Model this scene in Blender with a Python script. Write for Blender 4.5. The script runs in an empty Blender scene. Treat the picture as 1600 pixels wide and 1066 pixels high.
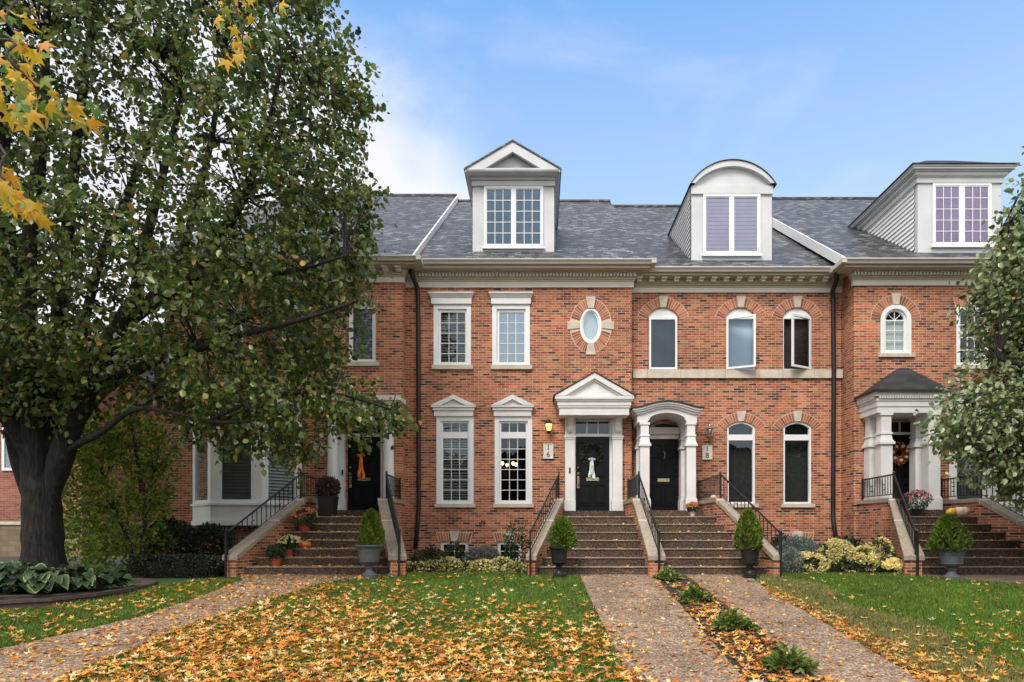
import bpy, bmesh, math, random
import numpy as np
from mathutils import Vector, Matrix
from mathutils.geometry import tessellate_polygon

random.seed(7)
rng = np.random.default_rng(11)
R = math.radians
SC = bpy.context.scene
COL = SC.collection
F, CX, CY = 1050.0, 842.0, 828.0          # focal length and principal point in photo pixels
EYE = 1.0                                  # eye height over the ground in front of the houses


def PX(px, d): return (px - CX) * d / F
def PZ(py, d): return EYE + (CY - py) * d / F
def P(px, py, d): return Vector((PX(px, d), d, PZ(py, d)))


SL = 0.10


def ground(y):
    if y >= 14.8: return 0.0
    if y <= 6.0: return -SL * 8.8
    return -SL * (14.8 - y)


def G(px, py):
    """point of the sloping front garden seen at a pixel"""
    if py < 899: d = F * EYE / (py - CY)
    else: d = (EYE + 14.8 * SL) / ((py - CY) / F + SL)
    d = max(d, 5.0)
    return (PX(px, d), d)


# ------------------------------------------------------------------ materials
MATS = {}


def new_mat(name):
    m = bpy.data.materials.new(name)
    m.use_nodes = True
    nt = m.node_tree
    b = nt.nodes['Principled BSDF']
    MATS[name] = m
    return m, nt, b


def N(nt, t, **kw):
    n = nt.nodes.new(t)
    for k, v in kw.items():
        if k in n.inputs: n.inputs[k].default_value = v
        else: setattr(n, k, v)
    return n


def L(nt, a, b): nt.links.new(a, b)


def ramp(nt, stops, interp='LINEAR'):
    n = nt.nodes.new('ShaderNodeValToRGB')
    cr = n.color_ramp
    cr.interpolation = interp
    while len(cr.elements) < len(stops): cr.elements.new(0.5)
    for e, (p, c) in zip(cr.elements, stops):
        e.position = p
        e.color = (*c, 1) if len(c) == 3 else c
    return n


def mixc(nt, fac, a, b, mode='MIX'):
    n = nt.nodes.new('ShaderNodeMix')
    n.data_type = 'RGBA'
    n.blend_type = mode
    for sock, v in ((n.inputs[0], fac), (n.inputs[6], a), (n.inputs[7], b)):
        if hasattr(v, 'is_output') or hasattr(v, 'links'): nt.links.new(v, sock)
        elif isinstance(v, (int, float)): sock.default_value = v
        else: sock.default_value = (*v, 1)
    return n.outputs[2]


def obco(nt):
    g = nt.nodes.new('ShaderNodeNewGeometry')
    return g.outputs['Position'], g


def plain(name, col, rough=0.5, var=0.12, scale=6.0, metal=0.0, bump=0.0, bscale=60.0, spec=0.5):
    m, nt, b = new_mat(name)
    pos, g = obco(nt)
    n = N(nt, 'ShaderNodeTexNoise', Scale=scale, Detail=5.0)
    L(nt, pos, n.inputs['Vector'])
    r = ramp(nt, [(0.25, tuple(c * (1 - var) for c in col)), (0.75, tuple(min(1, c * (1 + var)) for c in col))])
    L(nt, n.outputs['Fac'], r.inputs[0])
    L(nt, r.outputs[0], b.inputs['Base Color'])
    b.inputs['Roughness'].default_value = rough
    b.inputs['Metallic'].default_value = metal
    b.inputs['Specular IOR Level'].default_value = spec
    if bump:
        n2 = N(nt, 'ShaderNodeTexNoise', Scale=bscale, Detail=4.0)
        L(nt, pos, n2.inputs['Vector'])
        bp = N(nt, 'ShaderNodeBump', Strength=bump, Distance=0.02)
        L(nt, n2.outputs['Fac'], bp.inputs['Height'])
        L(nt, bp.outputs[0], b.inputs['Normal'])
    return m


def brick_mat(name, stops, mortar, bw=0.215, rh=0.0677, ms=0.0055, big=0.25, rough=0.85, zscale=1.0, flat=False):
    m, nt, b = new_mat(name)
    pos, g = obco(nt)
    sx = N(nt, 'ShaderNodeSeparateXYZ')
    L(nt, pos, sx.inputs[0])
    add = N(nt, 'ShaderNodeMath', operation='ADD')
    L(nt, sx.outputs[0], add.inputs[0])
    if flat: add.inputs[1].default_value = 0.0
    else: L(nt, sx.outputs[1], add.inputs[1])
    mz = N(nt, 'ShaderNodeMath', operation='MULTIPLY')
    L(nt, sx.outputs[2], mz.inputs[0]); mz.inputs[1].default_value = zscale
    cb = N(nt, 'ShaderNodeCombineXYZ')
    L(nt, add.outputs[0], cb.inputs[0]); L(nt, mz.outputs[0], cb.inputs[1])
    wob = N(nt, 'ShaderNodeTexNoise', Scale=9.0, Detail=1.0)
    L(nt, pos, wob.inputs['Vector'])
    wm = N(nt, 'ShaderNodeVectorMath', operation='MULTIPLY_ADD')
    L(nt, wob.outputs['Color'], wm.inputs[0])
    wm.inputs[1].default_value = (0.012, 0.008, 0)
    L(nt, cb.outputs[0], wm.inputs[2])
    bt = N(nt, 'ShaderNodeTexBrick')
    bt.offset = 0.5
    bt.inputs['Color1'].default_value = (0, 0, 0, 1)
    bt.inputs['Color2'].default_value = (1, 1, 1, 1)
    bt.inputs['Mortar'].default_value = (0.5, 0.5, 0.5, 1)
    bt.inputs['Scale'].default_value = 1.0
    bt.inputs['Mortar Size'].default_value = ms
    bt.inputs['Mortar Smooth'].default_value = 0.2
    bt.inputs['Bias'].default_value = 0.0
    bt.inputs['Brick Width'].default_value = bw
    bt.inputs['Row Height'].default_value = rh
    L(nt, wm.outputs[0], bt.inputs['Vector'])
    r = ramp(nt, stops)
    L(nt, bt.outputs['Color'], r.inputs[0])
    n = N(nt, 'ShaderNodeTexNoise', Scale=0.6, Detail=6.0)
    L(nt, pos, n.inputs['Vector'])
    r2 = ramp(nt, [(0.3, (1 - big,) * 3), (0.7, (1 + big * 0.5,) * 3)])
    L(nt, n.outputs['Fac'], r2.inputs[0])
    n3 = N(nt, 'ShaderNodeTexNoise', Scale=40.0, Detail=3.0)
    L(nt, pos, n3.inputs['Vector'])
    r3 = ramp(nt, [(0.3, (0.82,) * 3), (0.7, (1.15,) * 3)])
    L(nt, n3.outputs['Fac'], r3.inputs[0])
    c = mixc(nt, bt.outputs['Fac'], r.outputs[0], mortar)
    c = mixc(nt, 1.0, c, r2.outputs[0], 'MULTIPLY')
    c = mixc(nt, 1.0, c, r3.outputs[0], 'MULTIPLY')
    ms_ = N(nt, 'ShaderNodeMapping'); ms_.inputs['Scale'].default_value = (2.2, 2.2, .16)
    L(nt, pos, ms_.inputs['Vector'])
    n4 = N(nt, 'ShaderNodeTexNoise', Scale=1.0, Detail=6.0, Roughness=.6)
    L(nt, ms_.outputs[0], n4.inputs['Vector'])
    r4 = ramp(nt, [(0.32, (.80, .78, .77)), (0.5, (1, 1, 1)), (0.72, (1.10, 1.09, 1.08))])
    L(nt, n4.outputs['Fac'], r4.inputs[0])
    c = mixc(nt, 1.0, c, r4.outputs[0], 'MULTIPLY')
    L(nt, c, b.inputs['Base Color'])
    b.inputs['Roughness'].default_value = rough
    inv = N(nt, 'ShaderNodeMath', operation='SUBTRACT')
    inv.inputs[0].default_value = 1.0
    L(nt, bt.outputs['Fac'], inv.inputs[1])
    ad = N(nt, 'ShaderNodeMath', operation='ADD')
    L(nt, inv.outputs[0], ad.inputs[0]); L(nt, n3.outputs['Fac'], ad.inputs[1])
    bp = N(nt, 'ShaderNodeBump', Strength=0.5, Distance=0.008)
    L(nt, ad.outputs[0], bp.inputs['Height'])
    L(nt, bp.outputs[0], b.inputs['Normal'])
    return m


def island_mat(name, stops, rough=0.5, transl=0.25, noise=True, spec=0.5, interp='LINEAR'):
    """every loose piece (leaf, petal, brick) takes its own colour from the ramp"""
    m, nt, b = new_mat(name)
    g = nt.nodes.new('ShaderNodeNewGeometry')
    r = ramp(nt, stops, interp)
    L(nt, g.outputs['Random Per Island'], r.inputs[0])
    col = r.outputs[0]
    if noise:
        n = N(nt, 'ShaderNodeTexNoise', Scale=1.3, Detail=3.0)
        L(nt, g.outputs['Position'], n.inputs['Vector'])
        r2 = ramp(nt, [(0.3, (0.72, 0.74, 0.7)), (0.7, (1.2, 1.2, 1.15))])
        L(nt, n.outputs['Fac'], r2.inputs[0])
        col = mixc(nt, 1.0, col, r2.outputs[0], 'MULTIPLY')
    L(nt, col, b.inputs['Base Color'])
    b.inputs['Roughness'].default_value = rough
    b.inputs['Specular IOR Level'].default_value = spec
    if transl:
        out = nt.nodes['Material Output']
        t = nt.nodes.new('ShaderNodeBsdfTranslucent')
        L(nt, col, t.inputs['Color'])
        mx = nt.nodes.new('ShaderNodeMixShader')
        mx.inputs[0].default_value = transl
        L(nt, b.outputs[0], mx.inputs[1]); L(nt, t.outputs[0], mx.inputs[2])
        L(nt, mx.outputs[0], out.inputs['Surface'])
    return m


def aggregate_mat(name, cols, scale=95.0, rough=0.75, bump=0.35, blotch=0.2):
    m, nt, b = new_mat(name)
    pos, g = obco(nt)
    v = N(nt, 'ShaderNodeTexVoronoi', Scale=scale)
    L(nt, pos, v.inputs['Vector'])
    sx = N(nt, 'ShaderNodeSeparateColor')
    L(nt, v.outputs['Color'], sx.inputs[0])
    r = ramp(nt, cols)
    L(nt, sx.outputs[0], r.inputs[0])
    n = N(nt, 'ShaderNodeTexNoise', Scale=1.1, Detail=7.0, Roughness=0.6)
    L(nt, pos, n.inputs['Vector'])
    r2 = ramp(nt, [(0.3, (1 - blotch,) * 3), (0.7, (1 + blotch * 0.6,) * 3)])
    L(nt, n.outputs['Fac'], r2.inputs[0])
    c = mixc(nt, 1.0, r.outputs[0], r2.outputs[0], 'MULTIPLY')
    if name == 'path_stone':
        sy_ = N(nt, 'ShaderNodeSeparateXYZ'); L(nt, pos, sy_.inputs[0])
        q1 = N(nt, 'ShaderNodeMath', operation='MODULO'); L(nt, sy_.outputs[1], q1.inputs[0]); q1.inputs[1].default_value = 2.45
        q2 = N(nt, 'ShaderNodeMath', operation='LESS_THAN'); L(nt, q1.outputs[0], q2.inputs[0]); q2.inputs[1].default_value = .022
        c = mixc(nt, q2.outputs[0], c, (.07, .05, .04))
        n5 = N(nt, 'ShaderNodeTexNoise', Scale=4.5, Detail=6.0); L(nt, pos, n5.inputs['Vector'])
        r5 = ramp(nt, [(.55, (1, 1, 1)), (.72, (.66, .62, .58))]); L(nt, n5.outputs['Fac'], r5.inputs[0])
        c = mixc(nt, 1.0, c, r5.outputs[0], 'MULTIPLY')
    L(nt, c, b.inputs['Base Color'])
    b.inputs['Roughness'].default_value = rough
    bp = N(nt, 'ShaderNodeBump', Strength=bump, Distance=0.006)
    bp.invert = True
    L(nt, v.outputs['Distance'], bp.inputs['Height'])
    L(nt, bp.outputs[0], b.inputs['Normal'])
    return m


BR_STOPS = [(0.0, (0.035, 0.02, 0.022)), (0.05, (0.07, 0.03, 0.026)), (0.10, (0.19, 0.055, 0.033)), (0.35, (0.335, 0.092, 0.043)),
            (0.7, (0.43, 0.135, 0.062)), (1.0, (0.54, 0.21, 0.10))]
brick_mat('brick', BR_STOPS, (0.56, 0.40, 0.285), ms=0.008)
brick_mat('brick_far', [(0, (0.2, 0.06, 0.045)), (0.5, (0.30, 0.10, 0.07)), (1, (0.38, 0.15, 0.10))], (0.35, 0.25, 0.2))
brick_mat('stone_block', [(0, (0.20, 0.14, 0.09)), (1, (0.30, 0.22, 0.15))], (0.2, 0.15, 0.11), bw=0.5, rh=0.2, ms=0.01)
island_mat('voussoir', [(0, (0.12, 0.045, 0.03)), (0.25, (0.30, 0.095, 0.055)), (1, (0.47, 0.18, 0.10))], rough=0.85, transl=0)
plain('mortar', (0.62, 0.49, 0.38), 0.9)
brick_mat('shingle', [(0, (0.018, 0.020, 0.026)), (0.35, (0.045, 0.048, 0.058)), (0.75, (0.088, 0.090, 0.097)), (1.0, (0.22, 0.223, 0.235))],
          (0.018, 0.020, 0.026), bw=0.19, rh=0.078, ms=0.007, big=0.3, rough=0.45, flat=True)
brick_mat('shingle_dark', [(0, (0.012, 0.012, 0.015)), (1.0, (0.04, 0.04, 0.046))],
          (0.008, 0.008, 0.01), bw=0.3, rh=0.07, ms=0.006, rough=0.7)
plain('white_paint', (0.70, 0.695, 0.69), 0.55, 0.10, 2.2)
plain('white_vinyl', (0.78, 0.785, 0.80), 0.35, 0.03, 3.0)
plain('dormer_paint', (0.56, 0.57, 0.60), 0.6, 0.10, 1.6)
plain('cornice_paint', (0.45, 0.40, 0.32), 0.55, 0.06, 2.0)
plain('frieze_paint', (0.66, 0.63, 0.57), 0.6, 0.11, 1.5)
plain('gutter_metal', (0.52, 0.49, 0.44), 0.4, 0.06, 4.0)
plain('limestone', (0.54, 0.48, 0.40), 0.8, 0.2, 5.0, bump=0.15)
aggregate_mat('cap_stone', [(0, (0.22, 0.18, 0.14)), (0.5, (0.34, 0.28, 0.22)), (1, (0.46, 0.39, 0.31))], 70, blotch=0.2, bump=0.12)
plain('plaque_stone', (0.70, 0.66, 0.59), 0.8, 0.1, 8.0)
plain('joint_white', (0.62, 0.58, 0.52), 0.8)
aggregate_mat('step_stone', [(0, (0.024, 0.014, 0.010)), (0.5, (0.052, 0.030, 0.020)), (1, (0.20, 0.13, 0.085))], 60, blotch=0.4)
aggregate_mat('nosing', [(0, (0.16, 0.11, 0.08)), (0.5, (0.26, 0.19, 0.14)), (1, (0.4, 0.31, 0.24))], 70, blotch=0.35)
aggregate_mat('path_stone', [(0, (0.115, 0.072, 0.047)), (0.45, (0.235, 0.155, 0.103)), (0.8, (0.345, 0.24, 0.165)), (1, (0.58, 0.45, 0.34))], 48, blotch=0.3)
aggregate_mat('asphalt', [(0, (0.035, 0.035, 0.038)), (1, (0.07, 0.07, 0.075))], 120)
aggregate_mat('mulch', [(0, (0.010, 0.008, 0.007)), (0.7, (0.03, 0.022, 0.018)), (1, (0.07, 0.05, 0.035))], 38, rough=0.95, bump=0.8)
aggregate_mat('concrete', [(0, (0.3, 0.28, 0.25)), (1, (0.42, 0.4, 0.36))], 140)
plain('black_metal', (0.012, 0.012, 0.013), 0.35, 0.2, 12)
plain('door_black', (0.006, 0.006, 0.008), 0.42, 0.2, 3, spec=0.22)
plain('downspout_metal', (0.011, 0.009, 0.009), 0.5, 0.25, 5)
plain('brass', (0.80, 0.66, 0.42), 0.25, 0.1, 9, metal=1.0)
plain('silver', (0.55, 0.53, 0.5), 0.3, 0.1, 9, metal=1.0)
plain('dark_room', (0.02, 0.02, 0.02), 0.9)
plain('blind_grey', (0.27, 0.24, 0.36), 0.7, 0.06, 2)
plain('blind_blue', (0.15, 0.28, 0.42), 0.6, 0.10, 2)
plain('blind_mauve', (0.74, 0.50, 0.76), 0.6, 0.07, 2)
plain('sky_reflection_blue', (0.36, 0.50, 0.64), 0.7, 0.08, 2)  # blue of mirrored sky put into the colour of sheets behind panes
plain('sky_reflection_dark', (0.035, 0.06, 0.10), 0.8, 0.5, 2)  # dark blue mirror image of sky and roof, painted as plain colour
plain('blind_white', (0.52, 0.56, 0.54), 0.6, 0.04, 2)
plain('shutter_paint', (0.40, 0.44, 0.43), 0.55, 0.06, 3)
plain('copper', (0.13, 0.06, 0.05), 0.5, 0.2, 4)
plain('urn_black', (0.012, 0.012, 0.014), 0.4, 0.3, 9)
plain('urn_grey', (0.10, 0.11, 0.125), 0.55, 0.2, 9)
plain('terracotta', (0.42, 0.08, 0.03), 0.55, 0.15, 9)
plain('pumpkin_skin', (0.65, 0.20, 0.03), 0.4, 0.15, 14)
plain('pumpkin_pale', (0.72, 0.52, 0.42), 0.4, 0.15, 14)
plain('gourd_yellow', (0.75, 0.48, 0.05), 0.4, 0.12, 14)
plain('stem_brown', (0.10, 0.07, 0.03), 0.8, 0.2, 30)
plain('ribbon_orange', (0.85, 0.17, 0.015), 0.5, 0.15, 20)
plain('ribbon_pale', (0.66, 0.76, 0.78), 0.35, 0.08, 20)
def bark_mat():
    m, nt, b = new_mat('bark')
    pos, g = obco(nt)
    mp = N(nt, 'ShaderNodeMapping'); mp.inputs['Scale'].default_value = (9, 9, 1.6)
    L(nt, pos, mp.inputs['Vector'])
    n = N(nt, 'ShaderNodeTexNoise', Scale=2.2, Detail=8.0, Roughness=.65)
    L(nt, mp.outputs[0], n.inputs['Vector'])
    r = ramp(nt, [(.35, (.004, .0035, .0035)), (.52, (.015, .012, .0105)), (.7, (.042, .035, .030))])
    L(nt, n.outputs['Fac'], r.inputs[0])
    n2 = N(nt, 'ShaderNodeTexNoise', Scale=3.0, Detail=5.0)
    L(nt, pos, n2.inputs['Vector'])
    r2 = ramp(nt, [(.62, (0, 0, 0)), (.75, (.5, .5, .5))])
    L(nt, n2.outputs['Fac'], r2.inputs[0])
    L(nt, mixc(nt, r2.outputs[0], r.outputs[0], (.06, .056, .048)), b.inputs['Base Color'])
    b.inputs['Roughness'].default_value = .95
    bp = N(nt, 'ShaderNodeBump', Strength=1.0, Distance=.10)
    L(nt, n.outputs['Fac'], bp.inputs['Height'])
    L(nt, bp.outputs[0], b.inputs['Normal'])
bark_mat()
plain('bark_grey', (0.06, 0.05, 0.045), 0.9, 0.4, 14, bump=0.6, bscale=30)
plain('soil', (0.05, 0.04, 0.03), 0.95, 0.3, 8)
plain('edging_stone', (0.075, 0.055, 0.045), 0.9, 0.3, 6, bump=0.5, bscale=22)
plain('nest_twig', (0.015, 0.011, 0.009), 0.95, 0.3, 30)
plain('pipe_red', (0.22, 0.07, 0.05), 0.6, 0.2, 20)
plain('numeral', (0.03, 0.03, 0.03), 0.6)
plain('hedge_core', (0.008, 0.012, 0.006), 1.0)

PEAR = [(0, (0.036, 0.066, 0.016)), (0.35, (0.085, 0.14, 0.030)), (0.7, (0.15, 0.205, 0.048)), (0.94, (0.23, 0.26, 0.068)), (0.975, (0.25, 0.20, 0.05)),
        (0.988, (0.42, 0.22, 0.04)), (1, (0.62, 0.34, 0.05))]
island_mat('pear_leaf', PEAR, rough=0.36, transl=0.42, spec=0.65)
island_mat('pear_leaf_fresh', [(0, (0.08, 0.125, 0.048)), (0.5, (0.20, 0.265, 0.11)), (0.985, (0.38, 0.43, 0.23)), (0.99, (0.5, 0.2, 0.05)), (1, (0.5, 0.2, 0.05))],
           rough=0.34, transl=0.2, spec=0.65)
island_mat('japanese_leaf', [(0, (0.09, 0.16, 0.018)), (0.5, (0.25, 0.34, 0.045)), (1, (0.52, 0.60, 0.11))], rough=0.5, transl=0.6)
island_mat('maple_leaf', [(0, (0.10, 0.24, 0.03)), (0.25, (0.16, 0.28, 0.03)), (0.35, (0.62, 0.40, 0.03)), (0.7, (0.85, 0.52, 0.04)), (1, (0.75, 0.30, 0.03))],
           rough=0.5, transl=0.4, noise=False)
island_mat('fallen_leaf', [(0, (0.16, 0.06, 0.02)), (0.08, (0.40, 0.12, 0.025)), (0.25, (0.66, 0.22, 0.035)), (0.42, (0.78, 0.34, 0.05)), (0.56, (0.72, 0.40, 0.12)), (0.68, (0.80, 0.50, 0.08)),
                           (0.8, (0.72, 0.50, 0.24)), (0.9, (0.82, 0.66, 0.38)), (0.96, (0.85, 0.52, 0.05)), (1, (0.62, 0.10, 0.03))], rough=0.6, transl=0.15, noise=False)
island_mat('grass_blade', [(0, (0.055, 0.125, 0.010)), (0.5, (0.115, 0.225, 0.018)), (0.9, (0.19, 0.29, 0.034)), (1, (0.28, 0.26, 0.09))], rough=0.55, transl=0.3)
island_mat('grass_dry', [(0, (0.13, 0.14, 0.035)), (0.5, (0.27, 0.24, 0.08)), (1, (0.44, 0.36, 0.16))], rough=0.6, transl=0.3)
island_mat('boxwood_leaf', [(0, (0.008, 0.018, 0.006)), (0.6, (0.018, 0.036, 0.012)), (1, (0.035, 0.055, 0.018))], rough=0.5, transl=0.1)
island_mat('shrub_leaf', [(0, (0.018, 0.04, 0.012)), (0.6, (0.045, 0.085, 0.025)), (1, (0.08, 0.12, 0.04))], rough=0.45, transl=0.2)
island_mat('bronze_leaf', [(0, (0.04, 0.03, 0.015)), (0.5, (0.06, 0.055, 0.025)), (1, (0.09, 0.09, 0.04))], rough=0.5, transl=0.2)
island_mat('cypress_leaf', [(0, (0.06, 0.12, 0.015)), (0.5, (0.15, 0.25, 0.032)), (0.94, (0.28, 0.37, 0.06)), (0.95, (0.30, 0.20, 0.08)), (1, (0.36, 0.24, 0.09))], rough=0.55, transl=0.3)
island_mat('spruce_leaf', [(0, (0.06, 0.085, 0.075)), (0.5, (0.11, 0.15, 0.13)), (1, (0.17, 0.21, 0.18))], rough=0.6, transl=0.1)
island_mat('juniper_leaf', [(0, (0.09, 0.125, 0.12)), (0.5, (0.16, 0.205, 0.20)), (1, (0.24, 0.29, 0.28))], rough=0.6, transl=0.1)
island_mat('yellow_bloom', [(0, (0.70, 0.56, 0.18)), (0.5, (0.86, 0.75, 0.34)), (1, (0.93, 0.87, 0.56))], rough=0.6, transl=0.3)
island_mat('cream_leaf', [(0, (0.45, 0.40, 0.10)), (0.5, (0.62, 0.55, 0.20)), (1, (0.75, 0.70, 0.42))], rough=0.6, transl=0.3)
island_mat('orange_bloom', [(0, (0.55, 0.15, 0.04)), (0.5, (0.72, 0.30, 0.10)), (1, (0.75, 0.5, 0.3))], rough=0.6, transl=0.3)
island_mat('pink_bloom', [(0, (0.60, 0.12, 0.20)), (1, (0.80, 0.30, 0.38))], rough=0.6, transl=0.3)
island_mat('brown_twig', [(0, (0.03, 0.016, 0.014)), (0.7, (0.07, 0.038, 0.032)), (1, (0.2, 0.14, 0.12))], rough=0.7, transl=0)
island_mat('wreath_leaf', [(0, (0.012, 0.02, 0.012)), (0.7, (0.03, 0.05, 0.025)), (1, (0.08, 0.10, 0.05))], rough=0.5, transl=0)
island_mat('wreath_autumn', [(0, (0.14, 0.04, 0.015)), (0.5, (0.36, 0.11, 0.03)), (0.85, (0.55, 0.22, 0.06)), (1, (0.7, 0.55, 0.3))], rough=0.6, transl=0)
island_mat('strip_leaf', [(0, (0.06, 0.11, 0.02)), (0.6, (0.16, 0.24, 0.045)), (0.93, (0.28, 0.34, 0.09)), (1, (0.35, 0.20, 0.06))], rough=0.5, transl=0.25)
island_mat('hosta_leaf', [(0, (0.020, 0.046, 0.018)), (1, (0.05, 0.09, 0.034))], rough=0.45, transl=0.15)
island_mat('hosta_margin', [(0, (0.05, 0.085, 0.03)), (.6, (.13, .17, .075)), (1, (0.30, 0.33, 0.17))], rough=0.5, transl=0.2)


def glass_mat(name, tint=(0.72, 0.78, 0.78), base=0.10, gain=1.0):
    m, nt, b = new_mat(name)
    nt.nodes.remove(b)
    out = nt.nodes['Material Output']
    pos, g = obco(nt)
    n = N(nt, 'ShaderNodeTexNoise', Scale=0.9, Detail=1.0)
    L(nt, pos, n.inputs['Vector'])
    bp = N(nt, 'ShaderNodeBump', Strength=0.12, Distance=0.05)
    L(nt, n.outputs['Fac'], bp.inputs['Height'])
    t = N(nt, 'ShaderNodeBsdfTransparent'); t.inputs[0].default_value = (*tint, 1)
    gl = N(nt, 'ShaderNodeBsdfGlossy'); gl.inputs['Roughness'].default_value = 0.0
    gl.inputs['Color'].default_value = (0.72, 0.86, 1.0, 1)
    L(nt, bp.outputs[0], gl.inputs['Normal'])
    fr = N(nt, 'ShaderNodeFresnel'); fr.inputs['IOR'].default_value = 1.5
    ma = N(nt, 'ShaderNodeMath', operation='MULTIPLY_ADD')
    L(nt, fr.outputs[0], ma.inputs[0]); ma.inputs[1].default_value = gain; ma.inputs[2].default_value = base
    ma.use_clamp = True
    mx = N(nt, 'ShaderNodeMixShader')
    L(nt, ma.outputs[0], mx.inputs[0]); L(nt, t.outputs[0], mx.inputs[1]); L(nt, gl.outputs[0], mx.inputs[2])
    L(nt, mx.outputs[0], out.inputs['Surface'])
    return m


glass_mat('glass', tint=(.9, .94, .94), base=0.03)
glass_mat('glass_mirror', tint=(.8, .86, .9), base=0.22)


def emit_mat(name, col, s):
    m, nt, b = new_mat(name)
    b.inputs['Base Color'].default_value = (*col, 1)
    b.inputs['Emission Color'].default_value = (*col, 1)
    b.inputs['Emission Strength'].default_value = s
    return m


emit_mat('lamp_glow', (1.0, 0.55, 0.18), 1.7)
emit_mat('bulb', (1.0, 0.6, 0.28), 3.0)

# ground
def lawn_mat():
    m, nt, b = new_mat('lawn_soil')
    pos, g = obco(nt)
    n = N(nt, 'ShaderNodeTexNoise', Scale=3.0, Detail=8.0, Roughness=0.65)
    L(nt, pos, n.inputs['Vector'])
    r = ramp(nt, [(0.3, (0.022, 0.042, 0.010)), (0.55, (0.040, 0.085, 0.014)), (0.75, (0.07, 0.12, 0.025))])
    L(nt, n.outputs['Fac'], r.inputs[0])
    L(nt, r.outputs[0], b.inputs['Base Color'])
    b.inputs['Roughness'].default_value = 0.95
lawn_mat()

# ------------------------------------------------------------------ objects
ORG = {}


def setp(o, label=None, cat=None, group=None, kind=None):
    if label: o['label'] = label
    if cat: o['category'] = cat
    if group: o['group'] = group
    if kind: o['kind'] = kind
    return o


def thing(name, loc, label, cat, group=None):
    o = bpy.data.objects.new(name, None)
    o.empty_display_size = 0.2
    COL.objects.link(o)
    o.location = loc
    ORG[o] = Vector(loc)
    return setp(o, label, cat, group)


def link_mesh(name, me, mat, parent=None, smooth=False):
    me.materials.append(MATS[mat])
    if smooth:
        me.polygons.foreach_set('use_smooth', [True] * len(me.polygons))
    o = bpy.data.objects.new(name, me)
    COL.objects.link(o)
    if parent is not None:
        o.parent = parent
        ORG[o] = ORG[parent]
    else:
        ORG[o] = Vector((0, 0, 0))
    return o


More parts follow.
